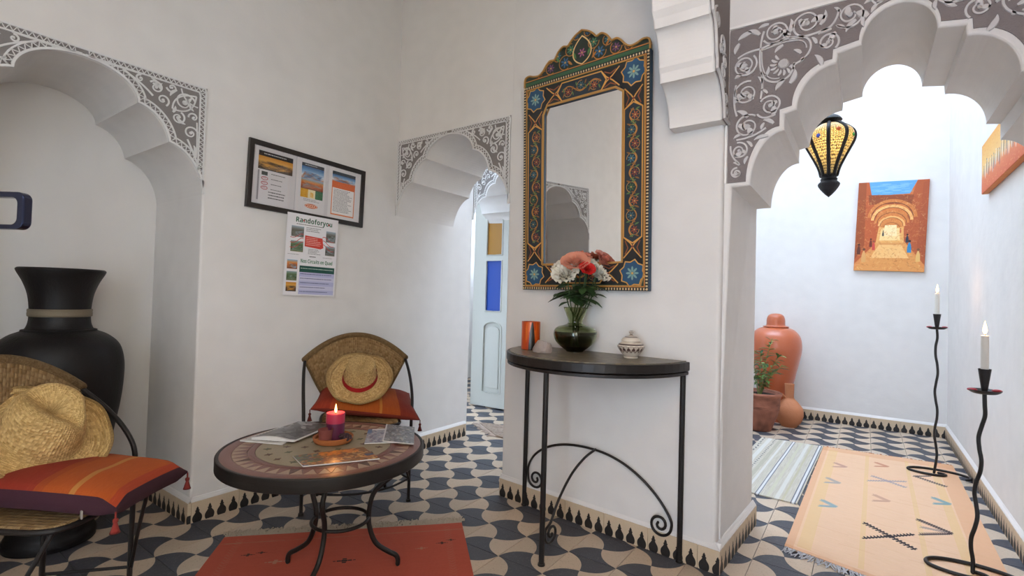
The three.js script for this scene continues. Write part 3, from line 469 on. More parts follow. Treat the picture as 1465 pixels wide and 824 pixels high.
// ---------------------------------------------------------------- pictures in the courtyard passage
{
  const o = thing('canvas_painting', 'unframed orange oil painting of an arched street with robed figures', 'painting', [1.105, 1.311, -3.397]);
  o.rotation.z = -0.04; const W = 0.468, Ht = 0.748;
  const art = canvas(512, 820, (c, w, h) => {
    const r = rng(44);
    let g = c.createLinearGradient(0, 0, 0, h); g.addColorStop(0, '#c8622a'); g.addColorStop(0.55, '#d98a44'); g.addColorStop(1, '#d9884a'); c.fillStyle = g; c.fillRect(0, 0, w, h);
    c.fillStyle = '#5f9fce'; c.beginPath(); c.moveTo(60, 0); c.lineTo(430, 0); c.lineTo(380, 120); c.lineTo(100, 130); c.fill();
    c.fillStyle = '#8fc0dc'; for (let k = 0; k < 40; k++) { c.globalAlpha = 0.3; c.fillRect(90 + r() * 260, 20 + r() * 80, 60, 10); } c.globalAlpha = 1;
    const wall = (pts, col) => { c.fillStyle = col; c.beginPath(); pts.forEach((p, i) => i ? c.lineTo(...p) : c.moveTo(...p)); c.closePath(); c.fill(); };
    wall([[0, 0], [80, 0], [105, 130], [150, 300], [190, 520], [0, 760]], '#b8582a'); wall([[512, 0], [430, 0], [395, 150], [370, 320], [340, 520], [512, 760]], '#b0562c');
    wall([[0, 0], [60, 0], [70, 600], [0, 720]], '#9a4a20'); wall([[512, 0], [470, 30], [450, 600], [512, 720]], '#a8502a');
    wall([[80, 120], [410, 130], [400, 210], [90, 210]], '#8f4520');
    for (let k = 0; k < 6; k++) { const s = 1 - k * 0.15, cx = 262, cy = 330 + k * 26, rx = 165 * s, ry = 150 * s; c.strokeStyle = k % 2 ? '#efb26a' : '#cf7c3c'; c.lineWidth = 30 * s; c.beginPath(); c.ellipse(cx, cy, rx, ry, 0, Math.PI, 0); c.stroke(); c.strokeStyle = '#6a3018'; c.lineWidth = 6 * s; c.beginPath(); c.ellipse(cx, cy, rx - 15 * s, ry - 15 * s, 0, Math.PI, 0); c.stroke(); }
    wall([[170, 420], [350, 420], [360, 600], [150, 600]], '#e8a95e'); wall([[190, 430], [320, 430], [330, 540], [180, 540]], '#f3cf8c'); wall([[215, 400], [300, 400], [305, 500], [210, 500]], '#f6dba4');
    wall([[150, 560], [370, 560], [512, 820], [0, 820]], '#dd9650'); wall([[180, 580], [340, 580], [400, 700], [120, 700]], '#efba74');
    for (let k = 0; k < 1300; k++) { c.globalAlpha = 0.22; c.strokeStyle = ['#f0b060', '#b85a24', '#8a3c18', '#f7d79a', '#c96a34'][k % 5]; c.lineWidth = 2 + r() * 6; const x = r() * w, y = 120 + r() * 680; c.beginPath(); c.moveTo(x, y); c.lineTo(x + (r() - 0.5) * 50, y + (r() - 0.3) * 40); c.stroke(); } c.globalAlpha = 1;
    const figure = (x, y, s, col, head) => { c.fillStyle = col; c.beginPath(); c.moveTo(x - 12 * s, y); c.quadraticCurveTo(x - 16 * s, y - 60 * s, x, y - 84 * s); c.quadraticCurveTo(x + 16 * s, y - 60 * s, x + 13 * s, y); c.fill(); c.fillStyle = head; c.beginPath(); c.arc(x, y - 90 * s, 9 * s, 0, 7); c.fill(); };
    figure(398, 650, 1.15, '#2f7fae', '#3a2418'); figure(380, 560, 0.8, '#2a3040', '#2a1a12'); figure(462, 730, 1.2, '#e3b46a', '#7a4a28'); figure(70, 740, 1.3, '#d9a060', '#6a3a20'); figure(30, 670, 1.0, '#5a2a1a', '#4a2414'); figure(140, 630, 0.9, '#c9483a', '#8a4a30'); figure(118, 600, 0.8, '#6a2a1a', '#4a2010'); figure(205, 500, 0.5, '#3c3030', '#2a1a12'); figure(330, 470, 0.4, '#c85a3a', '#5a3020');
  });
  const g = planar(flat(rbox(W, Ht, 0.022, 0.003, 0, Ht / 2, 0.011, 1)), (x) => x / W + 0.5, (x, y) => y / Ht);
  mesh('stretched_canvas', g, mat(lin(1, 1, 1), 0.6, { map: art, bumpMap: retex(bumpFine, 6, 9), bumpScale: 0.0012 }), o);
}
{
  const W = 0.95, Ht = 0.262;
  const o = thing('panorama_painting', 'long orange canvas with a row of grey figures above the candlesticks', 'painting', [1.488, 1.63, -1.385], -Math.PI / 2);
  const art = canvas(1024, 290, (c, w, h) => {
    const r = rng(66), g = c.createLinearGradient(0, 0, 0, h); g.addColorStop(0, '#e2a24a'); g.addColorStop(0.55, '#e8c27c'); g.addColorStop(0.72, '#d8784a'); g.addColorStop(1, '#cf6238'); c.fillStyle = g; c.fillRect(0, 0, w, h);
    for (let k = 0; k < 700; k++) { c.globalAlpha = 0.2; c.fillStyle = ['#f3d08a', '#d98a3c', '#c25a34', '#f0b46c'][k % 4]; c.fillRect(r() * w, r() * h, 4 + r() * 22, 3 + r() * 5); } c.globalAlpha = 1;
    for (let k = 0; k < 34; k++) { const x = 50 + k * 28 + r() * 10, y = 140 + r() * 50, s = 0.7 + r() * 0.5; c.fillStyle = ['#5c6672', '#8b97a0', '#e8e2d0', '#4a525e', '#c8ccc6'][k % 5]; c.beginPath(); c.ellipse(x, y, 7 * s, 34 * s, 0.1, 0, 7); c.fill(); c.beginPath(); c.arc(x, y - 40 * s, 6 * s, 0, 7); c.fill(); }
  });
  const g = planar(flat(rbox(W, Ht, 0.028, 0.003, 0, Ht / 2, 0.014, 1)), (x) => x / W + 0.5, (x, y) => y / Ht);
  mesh('stretched_canvas', g, mat(lin(1, 1, 1), 0.65, { map: art }), o);
}

// ---------------------------------------------------------------- green door with coloured glass
{
  const W = 0.46, Ht = 2.06, T = 0.035;
  const o = thing('panelled_door', 'pale green door leaf with amber and blue glass panes', 'door', [-1.8, 0.012, -1.85], 0.03);
  const wood = mat(lin(0.5, 0.505, 0.46), 0.5, { bumpMap: bumpFine, bumpScale: 0.001 });
  const archTop = (x, y0, y1) => [[-x, y0], [x, y0], [x, y1], ...arc(0, y1, x, 0, Math.PI, 12).map(([a, b]) => [a, y1 + (b - y1) * 0.55]).slice(1)];
  const amber = archTop(0.088, 1.375, 1.79), blue = rect(-0.088, 0.865, 0.088, 1.325), low = archTop(0.1, 0.13, 0.715);
  const leafG = extrude([[-W / 2, 0], [W / 2, 0], [W / 2, Ht - 0.06], ...arc(0, Ht - 0.06, W / 2, 0, Math.PI, 14).map(([a, b]) => [a, Ht - 0.06 + (b - Ht + 0.06) * 0.26]).slice(1)], T, { holes: [amber, blue, low], bevel: 0.002 });
  mesh('leaf_frame', leafG, wood, o);
  mesh('raised_panel', (() => { const g = extrude(archTop(0.072, 0.17, 0.69), 0.02, { bevel: 0.006 }); g.translate(0, 0, 0.008); return merge(g, (() => { const q = extrude(low, 0.012); q.translate(0, 0, 0.008); return q; })()); })(), wood, o);
  const glass = (pts, col, name, label) => { const g = extrude(pts, 0.004); g.translate(0, 0, 0.014); mesh(name, g, mat(col, 0.35, { transmission: 0.35, thickness: 0, roughness: 0.45 }), o).userData.label = label; };
  glass(amber, lin(0.5, 0.24, 0.02), 'amber_pane', 'amber arched glass pane'); glass(blue, lin(0.012, 0.085, 0.5), 'blue_pane', 'cobalt blue glass pane');
  const trim = (pts) => { const g = ribbon([...pts, pts[0], pts[1]], 0.014, 0.008, T); return g; };
  mesh('pane_moulding', [trim(amber), trim(blue), trim(low)], wood, o);
}

// ---------------------------------------------------------------- console table
const slateTex = canvas(512, 512, (c, w, h) => {
  const r = rng(61); c.fillStyle = '#6b6353'; c.fillRect(0, 0, w, h);
  for (let k = 0; k < 420; k++) { c.fillStyle = ['#7a705c', '#55524a', '#8b7d60', '#66665a', '#484641', '#9a8968'][k % 6]; c.globalAlpha = 0.55; c.save(); c.translate(r() * w, r() * h); c.rotate(r() * 3); c.fillRect(-12, -9, 14 + r() * 16, 12 + r() * 12); c.restore(); } c.globalAlpha = 1;
});
const CONSOLE = { x: 0.0, z: -0.236, y: 0.775, turn: -0.0815 };
{
  const R0 = 0.4, D = 0.415;
  const o = thing('console_table', 'half-round iron console table with dark mosaic top below the mirror', 'table', [CONSOLE.x, 0, CONSOLE.z], CONSOLE.turn);
  const half = (r, d, k = 0) => [[-r, k], ...Array.from({ length: 33 }, (_, i) => { const a = Math.PI - i / 32 * Math.PI; return [r * Math.cos(a), k + d * Math.sin(a)]; }), [r, k]];
  const slab = (r, d, y0, y1, b) => { const g = extrude(half(r, d).reverse(), y1 - y0, { bevel: b }); g.rotateX(Math.PI / 2); g.translate(0, y1, 0.0); return g; };
  mesh('iron_rim', [slab(R0, D, 0.738, 0.772, 0.003), slab(R0 - 0.004, D - 0.004, 0.722, 0.734, 0.002)], iron, o);
  const top = slab(R0 - 0.014, D - 0.014, 0.768, 0.775, 0.001); mesh('mosaic_top', planar(flat(top), (x) => x * 2, (x, y, z) => z * 2), mat(lin(1, 1, 1), 0.35, { map: slateTex, bumpMap: retex(bumpFine, 2, 2), bumpScale: 0.001 }), o);
  const legs = [[-0.388, 0.008], [0, 0.392], [0.378, 0.008]];
  for (const [x, z] of legs) mesh('leg', merge(rod([x, 0, z], [x, 0.726, z], 0.0105), cyl(0.013, 0.014, 0.008, x, 0.004, z, 14)), iron, o);
  // scrolled stretchers
  const scroll = (cx, cy, r, a0, turns, dir) => Array.from({ length: 22 }, (_, i) => { const t = i / 21, a = a0 + dir * t * turns * 6.283; return [cx + (r * (1 - 0.8 * t)) * Math.cos(a), cy + (r * (1 - 0.8 * t)) * Math.sin(a)]; });
  const arcPts = [...scroll(-0.32, 0.145, 0.047, Math.PI * 0.95, 1.6, 1).reverse(), [-0.367, 0.19], [-0.335, 0.25], [-0.27, 0.3], [-0.18, 0.335], [-0.06, 0.35], [0.06, 0.342], [0.16, 0.31], [0.25, 0.255], [0.315, 0.19], [0.345, 0.14], ...scroll(0.298, 0.12, 0.047, 0.05, 1.6, -1)].map(([x, y]) => [x, y, 0.01]);
  mesh('scroll_stretcher', tube(arcPts, 0.0055, 160), iron, o);
  const f = [[0, 0.352, 0.012], [-0.0, 0.335, 0.1], [-0.0, 0.29, 0.2], [-0.0, 0.21, 0.29], [-0.0, 0.14, 0.34], ...scroll(0.335, 0.1, 0.043, 0.6, 1.5, -1).map(([z, y]) => [0, y, z - 0.002])];
  mesh('cross_stretcher', tube(f, 0.0052, 110), iron, o);
}

// ---------------------------------------------------------------- round mosaic coffee table
const TABLE = { x: -0.62, z: 0.69, y: 0.455 };
{
  const r = 0.345;
  const o = thing('coffee_table', 'round coffee table with red zigzag mosaic top on bent iron legs', 'table', [TABLE.x, 0, TABLE.z]);
  o.position.y = 0.0;
  mesh('iron_rim', lathe([[r - 0.012, 0.449], [r - 0.012, 0.456], [r - 0.002, 0.456], [r, 0.453], [r, 0.416], [r - 0.003, 0.413], [0.001, 0.413]], 72), iron, o);
  const grain = { bumpMap: retex(bumpFine, 3, 3), bumpScale: 0.0012 };
  const cream = mat(lin(0.29, 0.235, 0.15), 0.5, { ...grain, clearcoat: 0.15, clearcoatRoughness: 0.4 }), maroon = mat(lin(0.16, 0.045, 0.03), 0.4, { ...grain, clearcoat: 0.3, clearcoatRoughness: 0.3 }), pale = mat(lin(0.38, 0.26, 0.18), 0.4, grain), dark = mat(lin(0.09, 0.04, 0.03), 0.45, grain), green = mat(lin(0.1, 0.11, 0.06), 0.45, grain);
  mesh('mosaic_bed', cyl(r - 0.011, r - 0.011, 0.03, 0, 0.437, 0, 72), mat(lin(0.13, 0.1, 0.08), 0.9), o);
  const ring = (a, b, y) => lathe([[a, 0.45], [a, y], [b, y], [b, 0.45]], 80);
  mesh('outer_band', ring(r - 0.048, r - 0.0125, 0.4552), maroon, o);
  mesh('inner_band', ring(r - 0.118, r - 0.096, 0.4552), maroon, o);
  mesh('cream_field', [lathe([[0.0005, 0.4548], [r - 0.12, 0.4548], [r - 0.12, 0.45]], 64)], cream, o);
  const N = 46, tri = (a, b, w) => { const g = extrude([[a, -w], [b, 0], [a, w]].map(([x, y]) => [x, y]), 0.0042); if (b < a) { const p = g.attributes.position; for (let i = 0; i < p.count; i++) p.setY(i, -p.getY(i)); } g.rotateX(-Math.PI / 2); g.translate(0, 0.4508, 0); g.computeVertexNormals(); return g; };
  const r0 = r - 0.095, r1 = r - 0.05, out = tri(r0, r1, Math.PI * r0 / N * 0.93), inn = tri(r1, r0, Math.PI * r1 / N * 0.93);
  for (let k = 0; k < N; k++) { const a = mesh('mosaic_piece', out, k % 6 === 3 ? dark : maroon, o); a.rotation.y = k / N * Math.PI * 2; const b = mesh('mosaic_piece', inn, pale, o); b.rotation.y = (k + 0.5) / N * Math.PI * 2; }
  const star = (() => { const P = Array.from({ length: 8 }, (_, k) => { const a = k / 8 * 6.283, q = k % 2 ? 0.006 : 0.0135; return [q * Math.cos(a), q * Math.sin(a)]; }); const g = extrude(P, 0.0012); g.rotateX(-Math.PI / 2); g.translate(0, 0.4546, 0); return g; })();
  for (const [rr, n, ph] of [[0.07, 6, 0], [0.13, 12, 0.2], [0.19, 18, 0.1]]) for (let k = 0; k < n; k++) { const s = mesh('mosaic_star', star, k % 3 ? dark : green, o); const a = ph + k / n * 6.283; s.position.set(rr * Math.cos(a), 0, rr * Math.sin(a)); s.rotation.y = -a; }
  // bent legs
  const rx = [0.817, -0.577], tw = [0.577, 0.817], B = [0.05, -0.035];
  for (const az of [-14, 103, 192]) {
    const a = az * Math.PI / 180, d = [rx[0] * Math.cos(a) + tw[0] * Math.sin(a), rx[1] * Math.cos(a) + tw[1] * Math.sin(a)], P = (q, y) => [B[0] + d[0] * q, y, B[1] + d[1] * q];
    const top = az < 0 ? 0.235 : 0.12;
    mesh('leg', tube([P(top, 0.42), P(top * 0.93, 0.395), P(top * 0.8, 0.35), P(0.115, 0.285), P(0.098, 0.22), P(0.1, 0.165), P(0.125, 0.1), P(0.17, 0.065), P(0.198, 0.048), P(0.205, 0.032), P(0.205, 0.0178)], 0.0088, 70, 10), iron, o);
  }
  const st = new THREE.TorusGeometry(0.097, 0.0062, 10, 48); st.rotateX(Math.PI / 2); st.translate(B[0], 0.195, B[1]); mesh('ring_stretcher', st, iron, o);
}

// ---------------------------------------------------------------- iron chairs with woven fan backs
const strawTone = canvas(512, 512, (c, w, h) => {
  const r = rng(71); c.fillStyle = '#d0b68a'; c.fillRect(0, 0, w, h);
  for (let j = 0; j < 32; j++) for (let i = 0; i < 32; i++) { const x = i * 16, y = j * 16, s = (i + j) % 2; c.fillStyle = ['#e6cf9f', '#cbb183', '#d9c094', '#bfa474', '#ecd8ac'][(r() * 5) | 0]; c.fillRect(x + 1, y + 1, 14, 14); c.strokeStyle = '#8d7248'; c.globalAlpha = 0.55; c.lineWidth = 1.4; for (let q = 0; q < 3; q++) { c.beginPath(); if (s) { c.moveTo(x, y + 3 + q * 5); c.lineTo(x + 16, y + 3 + q * 5); } else { c.moveTo(x + 3 + q * 5, y); c.lineTo(x + 3 + q * 5, y + 16); } c.stroke(); } c.globalAlpha = 1; }
});
const weaveBump = dataTex(256, (u, v) => { const a = Math.floor(u * 32), b = Math.floor(v * 32), x = u * 32 - a, y = v * 32 - b, s = (a + b) % 2; return 0.2 + 0.8 * (s ? Math.sin(Math.PI * y) ** 0.6 * (0.6 + 0.4 * Math.sin(Math.PI * x)) : Math.sin(Math.PI * x) ** 0.6 * (0.6 + 0.4 * Math.sin(Math.PI * y))); });
const strawMat = (color, u, v, bump = 0.003) => mat(color, 0.8, { map: retex(strawTone, u, v), bumpMap: retex(weaveBump, u, v), bumpScale: bump });
const rush = strawMat(lin(0.43, 0.345, 0.26), 1.1, 0.9, 0.004), rope = strawMat(lin(0.33, 0.265, 0.2), 3, 1);
function makeChair(label) {
  const o = thing('fan_back_chair', label, 'chair', [0, 0, 0], 0, 'iron chairs with woven fan backs');
  for (const s of [-1, 1]) {
    const post = mesh('post', tube([[s * 0.241, 0, 0], [s * 0.241, 0.2, 0], [s * 0.243, 0.4, 0], [s * 0.246, 0.48, -0.006], [s * 0.248, 0.54, -0.04], [s * 0.248, 0.61, -0.11], [s * 0.243, 0.67, -0.19]], 0.0075, 60), iron, o);
    mesh('foot', cyl(0.011, 0.012, 0.012, s * 0.241, 0.006, 0, 14), iron, post);
    mesh('rear_leg', tube([[s * 0.13, 0.41, -0.175], [s * 0.145, 0.2, -0.195], [s * 0.165, 0, -0.215]], 0.0075, 24), iron, o);
    mesh('brace', tube([[s * 0.15, 0.41, 0.125], [s * 0.185, 0.27, 0.07], [s * 0.238, 0.11, 0.006]], 0.0055, 20), iron, o);
    mesh('seat_strut', tube([[s * 0.168, 0.41, 0.0], [s * 0.242, 0.412, 0]], 0.0055, 8), iron, o);
  }
  mesh('stretcher', [tube([[-0.24, 0.11, 0], [-0.13, 0.11, 0.085], [0, 0.11, 0.115], [0.13, 0.11, 0.085], [0.24, 0.11, 0]], 0.0052, 40), tube([[-0.16, 0.12, -0.2], [-0.2, 0.115, -0.1], [-0.24, 0.11, 0]], 0.005, 14), tube([[0.16, 0.12, -0.2], [0.2, 0.115, -0.1], [0.24, 0.11, 0]], 0.005, 14)], iron, o);
  const ringPts = [[-0.15, 0.41, 0.13], [0, 0.41, 0.145], [0.15, 0.41, 0.13], [0.17, 0.41, 0.01], [0.135, 0.41, -0.18], [0, 0.41, -0.195], [-0.135, 0.41, -0.18], [-0.17, 0.41, 0.01]];
  mesh('seat_frame', tube(ringPts, 0.0075, 90, 8, true), iron, o);
  const seatOutline = new THREE.CatmullRomCurve3(ringPts.map((p) => V(...p)), true, 'centripetal').getPoints(48).map((p) => [p.x * 0.97, -p.z * 0.97]);
  const sg = extrude(seatOutline.slice(0, -1), 0.02, { bevel: 0.005 }); sg.rotateX(-Math.PI / 2); sg.translate(0, 0.4, 0); mesh('woven_seat', planar(flat(sg), (x) => x * 2, (x, y, z) => z * 2), rush, o);
  // fan back: narrow at the seat, spreading to a rolled top edge
  const fan = (u, v, dz) => { const a = (u - 0.5) * 2, w = 0.085 + (0.245 - 0.085) * v ** 0.85, x = a * w, y = 0.4 + v * (0.275 + 0.115 * (1 - a * a)) - (1 - v) * 0.015 * a * a, z = -0.2 - 0.035 * (1 - a * a) * v + 0.01 * v * a * a + dz; return [x, y, z]; };
  mesh('woven_back', [grid(28, 20, (u, v) => fan(u, v, 0.006), (u, v) => [u * 1.3, v]), grid(28, 20, (u, v) => fan(1 - u, v, -0.006), (u, v) => [u * 1.3, v])], rush, o);
  const rim = []; for (let k = 0; k <= 24; k++) rim.push(fan(k / 24, 1, 0)); mesh('rolled_rim', tube(rim, 0.0135, 80, 10), rope, o);
  for (const s of [0, 1]) { const e = []; for (let k = 0; k <= 10; k++) e.push(fan(s, k / 10, 0)); mesh('edge_cord', tube(e, 0.007, 30, 8), rope, o); }
  return o;
}
const chairFar = makeChair('iron chair with woven fan back under the poster wall with the red banded hat');
chairFar.position.set(-0.976, 0, 0.265); chairFar.rotation.y = Math.atan2(0.855, 0.519);
const chairNear = makeChair('iron chair with woven fan back beside the black urn, wide straw hat on its cushion');
chairNear.position.set(-0.825, 0, 1.36); chairNear.rotation.y = Math.atan2(0.84, -0.54);

// ---------------------------------------------------------------- cushions
const clothBump = dataTex(256, (u, v) => 0.5 + 0.25 * Math.sin(u * 402) * 0.6 + 0.25 * Math.sin(v * 402) * 0.6 + 0.2 * tileNoise(u, v, 16, 3));
function cushion(name, label, A, B, C, D, th, side, stripes, sideCol, tassels) {   // corners round the top, A-B the side towards which u runs
  const [a, b, c, d] = [A, B, C, D].map((p) => V(...p));
  const mid = a.clone().add(b).add(c).add(d).multiplyScalar(0.25), o = thing(name, label, 'cushion', [mid.x, 0, mid.z], 0, 'striped orange seat cushions');
  const n = b.clone().sub(a).cross(d.clone().sub(a)).normalize(); if (n.y < 0) n.negate();
  const P = (u, v) => {                                  // edges drawn in between the corners
    const e = 0.05, uu = u + (0.5 - u) * e * 4 * v * (1 - v), vv = v + (0.5 - v) * e * 4 * u * (1 - u);
    return a.clone().multiplyScalar((1 - uu) * (1 - vv)).addScaledVector(b, uu * (1 - vv)).addScaledVector(c, uu * vv).addScaledVector(d, (1 - uu) * vv).sub(V(mid.x, 0, mid.z));
  };
  const bulge = (u, v) => Math.pow(Math.max(0, (1 - Math.abs(2 * u - 1) ** 3) * (1 - Math.abs(2 * v - 1) ** 3)), 0.62);
  const rk = rng(name.length + A[0] * 1000), q0 = rk() * 9;
  const skin = (s) => (u, v) => { const w = 0.004 * perlin.noise(u * 4 + q0, v * 4, s); return P(u, v).addScaledVector(n, s * (side * 0.5 * Math.min(1, 0.3 + 6 * Math.max(Math.min(u, 1 - u), Math.min(v, 1 - v))) + th * bulge(u, v)) + w * bulge(u, v)).toArray(); };
  const tex = canvas(512, 256, (x, w, h) => {
    const r = rng(3 + name.length); for (const [s0, s1, col] of stripes) { x.fillStyle = col; x.fillRect(s0 * w - 1, 0, (s1 - s0) * w + 2, h); }
    for (let k = 0; k < 1400; k++) { x.globalAlpha = 0.06; x.fillStyle = r() < 0.5 ? '#ffb060' : '#4a1408'; x.fillRect(r() * w, r() * h, 1.5, 6 + r() * 30); } x.globalAlpha = 1;
  });
  const g1 = grid(36, 30, skin(1)), g2 = grid(36, 30, (u, v) => skin(-0.55)(1 - u, v), (u, v) => [1 - u, v]);
  mesh('cover', g1, mat(lin(1, 1, 1), 0.85, { map: tex, bumpMap: retex(clothBump, 2, 2), bumpScale: 0.0015, sheen: 0.3, sheenRoughness: 0.6 }), o);
  mesh('underside', g2, mat(hex(sideCol), 0.9, { bumpMap: retex(clothBump, 2, 2), bumpScale: 0.0015 }), o);
  const band = []; const edge = (f, k) => grid(30, 3, (t, v) => { const [u, w] = f(t), p = V(...skin(1)(u, w)), q = V(...skin(-0.55)(u, w)), m = P(0.5, 0.5), out = P(u, w).sub(m).setY(0).normalize(); return p.lerp(q, v).addScaledVector(out, 0.007 * Math.sin(Math.PI * v)).toArray(); });
  band.push(edge((t) => [t, 0]), edge((t) => [1, t]), edge((t) => [1 - t, 1]), edge((t) => [0, 1 - t]));
  const sideBand = mesh('side_band', band, mat(hex(sideCol), 0.85, { bumpMap: retex(clothBump, 3, 1), bumpScale: 0.001 }), o);
  for (const [u, v, col] of tassels) {
    const p = V(...skin(0)(u, v)), out = P(u, v).sub(P(0.5, 0.5)).setY(0).normalize(), q = p.addScaledVector(out, 0.006);
    const t = mesh('tassel', merge(rod([q.x, q.y, q.z], [q.x, q.y - 0.018, q.z], 0.0022), (() => { const g = lathe([[0.001, 0], [0.006, -0.003], [0.006, -0.009], [0.004, -0.012], [0.009, -0.03], [0.011, -0.036], [0.0005, -0.034]], 12); g.translate(q.x, q.y - 0.014, q.z); return g; })()), mat(hex(col), 0.9), o); t.userData.label = 'small red tassel';
  }
  return { o, skin, P, n };
}
const nearC = cushion('seat_cushion', 'flat orange cushion with purple edge and zip under the wide straw hat', [-0.77, 0.428, 1.083], [-0.515, 0.462, 1.337], [-0.835, 0.475, 1.545], [-1.09, 0.45, 1.288], 0.03, 0.055, [[0, 1, '#c4560c']], '#3b1424', [[0, 0, '#6e2018'], [1, 0, '#7c241c']]);
{ // stripes run from the front edge to the back on this one, so its cloth is drawn across the other way
  const m = nearC.o.getObjectByName('cover');
  m.material.map = canvas(512, 512, (x, w, h) => {
    const r = rng(15), bands = [[0, 0.06, '#a83a14'], [0.06, 0.3, '#b04e0a'], [0.3, 0.34, '#b87a38'], [0.34, 0.52, '#a84a0a'], [0.52, 0.58, '#9c3e0c'], [0.58, 1, '#8f2610']];
    for (const [a, b, col] of bands) { x.fillStyle = col; x.fillRect(0, h - b * h, w, (b - a) * h + 1); }
    for (let k = 0; k < 2200; k++) { x.globalAlpha = 0.06; x.fillStyle = r() < 0.5 ? '#ffb060' : '#4a1408'; x.fillRect(r() * w, r() * h, 8 + r() * 30, 1.5); } x.globalAlpha = 1;
  });
  const p = V(...nearC.skin(0)(1, 0.2)); mesh('zip_pull', merge(rbox(0.009, 0.02, 0.004, 0.0015, p.x + 0.006, p.y - 0.012, p.z + 0.01)), mat(lin(0.55, 0.53, 0.5), 0.35, { metalness: 0.8 }), nearC.o.getObjectByName('side_band'));
}
cushion('seat_cushion', 'orange and red cushion with tassels on the chair under the poster wall', [-1.075, 0.475, 0.455], [-0.765, 0.412, 0.09], [-1.0, 0.485, -0.06], [-1.27, 0.52, 0.27], 0.045, 0.022, [[0, 0.16, '#8f2a10'], [0.16, 0.2, '#a83c10'], [0.2, 0.62, '#a8510c'], [0.62, 0.645, '#b8742a'], [0.645, 0.82, '#9c4408'], [0.82, 1, '#7c2410']], '#6e1f10', [[0, 0, '#5a1c14'], [1, 0, '#5a1c14']]);

// ---------------------------------------------------------------- straw hats
function hat(name, label, { rBrim, rCrown, h, curl, dent, color, band, oval = 1.18, dip = 0 }) {
  const o = thing(name, label, 'hat');
  const prof = (t) => {                                  // t 0 centre of the crown top, 1 brim edge
    const pts = [[0, h * 0.96], [rCrown * 0.45, h], [rCrown * 0.74, h * 0.985], [rCrown * 0.86, h * 0.9], [rCrown * 0.93, h * 0.6], [rCrown, h * 0.2], [rCrown * 1.06, h * 0.04], [rCrown * 1.25, 0.0], [(rCrown + rBrim) * 0.58, -0.004], [rBrim * 0.9, 0.002], [rBrim, 0.006]];
    return pts;
  };
  const curve = new THREE.SplineCurve(prof().map(([r, y]) => new THREE.Vector2(r, y)));
  const f = (dy) => (u, v) => {
    const p = curve.getPoint(v), a = u * Math.PI * 2, R_ = Math.max(0, p.x), s = Math.min(1, R_ / rCrown), oz = 1 + (oval - 1) * (1 - Math.max(0, (R_ - rCrown) / (rBrim - rCrown)) * 0.6);
    let x = R_ * Math.cos(a), z = R_ * Math.sin(a) * oz, y = p.y;
    if (R_ <= rCrown * 1.02 && y > h * 0.3) { const k = (y / h - 0.3) / 0.7; y -= dent * k * Math.exp(-((x / (rCrown * 0.36)) ** 2)) * (0.55 + 0.45 * Math.cos(Math.min(Math.PI, Math.abs(z) / rCrown * 1.4))); const pinch = Math.exp(-(((z - rCrown * 0.8) / (rCrown * 0.4)) ** 2)) * k; x *= 1 - 0.38 * pinch; }
    if (R_ > rCrown) { const k = (R_ - rCrown) / (rBrim - rCrown); y += curl * k * k * Math.abs(Math.cos(a)) ** 1.6 - dip * k * k * Math.abs(Math.sin(a)) ** 2; y += 0.004 * k * Math.sin(a * 5 + 1) + 0.003 * k * Math.sin(a * 9); }
    return [x, y + dy, z];
  };
  const m = strawMat(color, 1, 1.6, 0.003);
  mesh('straw_body', [grid(64, 54, (u, v) => f(0.0015)(1 - u, v), (u, v) => [(1 - u) * 2.2, v * 1.1]), grid(64, 54, f(-0.0025), (u, v) => [u * 2.2, v * 1.1])], m, o);
  const rimP = []; for (let k = 0; k < 48; k++) rimP.push(f(0)(k / 48, 1)); mesh('brim_edge', tube(rimP, 0.0042, 120, 6, true), m, o);
  if (band) { const q = []; mesh('hat_band', grid(64, 4, (u, v) => { const p = f(0)(1 - u, 0.47 + v * 0.1), l = Math.hypot(p[0], p[2]); return [p[0] * (1 + 0.004 / l), p[1], p[2] * (1 + 0.004 / l)]; }), mat(hex(band), 0.7), o).userData.label = 'red ribbon band'; }
  return o;
}
const farHat = hat('straw_hat', 'straw hat with a red band leaning on the fan back of the poster wall chair', { rBrim: 0.15, rCrown: 0.074, h: 0.1, curl: 0.012, dent: 0.02, color: lin(0.95, 0.84, 0.64), band: '#a3121c' });
farHat.position.set(-1.035, 0.592, 0.225); farHat.quaternion.setFromUnitVectors(V(0, 1, 0), V(0.52, 0.78, 0.36).normalize()); farHat.rotateY(0.6);
const nearHat = hat('sun_hat', 'wide woven straw hat with pinched crown beside the black urn', { rBrim: 0.158, rCrown: 0.085, h: 0.14, curl: 0.012, dent: 0.035, color: lin(1, 0.86, 0.6) });
nearHat.position.set(-0.935, 0.578, 1.392); nearHat.quaternion.setFromUnitVectors(V(0, 1, 0), V(0.66, 0.72, -0.08).normalize()); nearHat.rotateY(2.2);

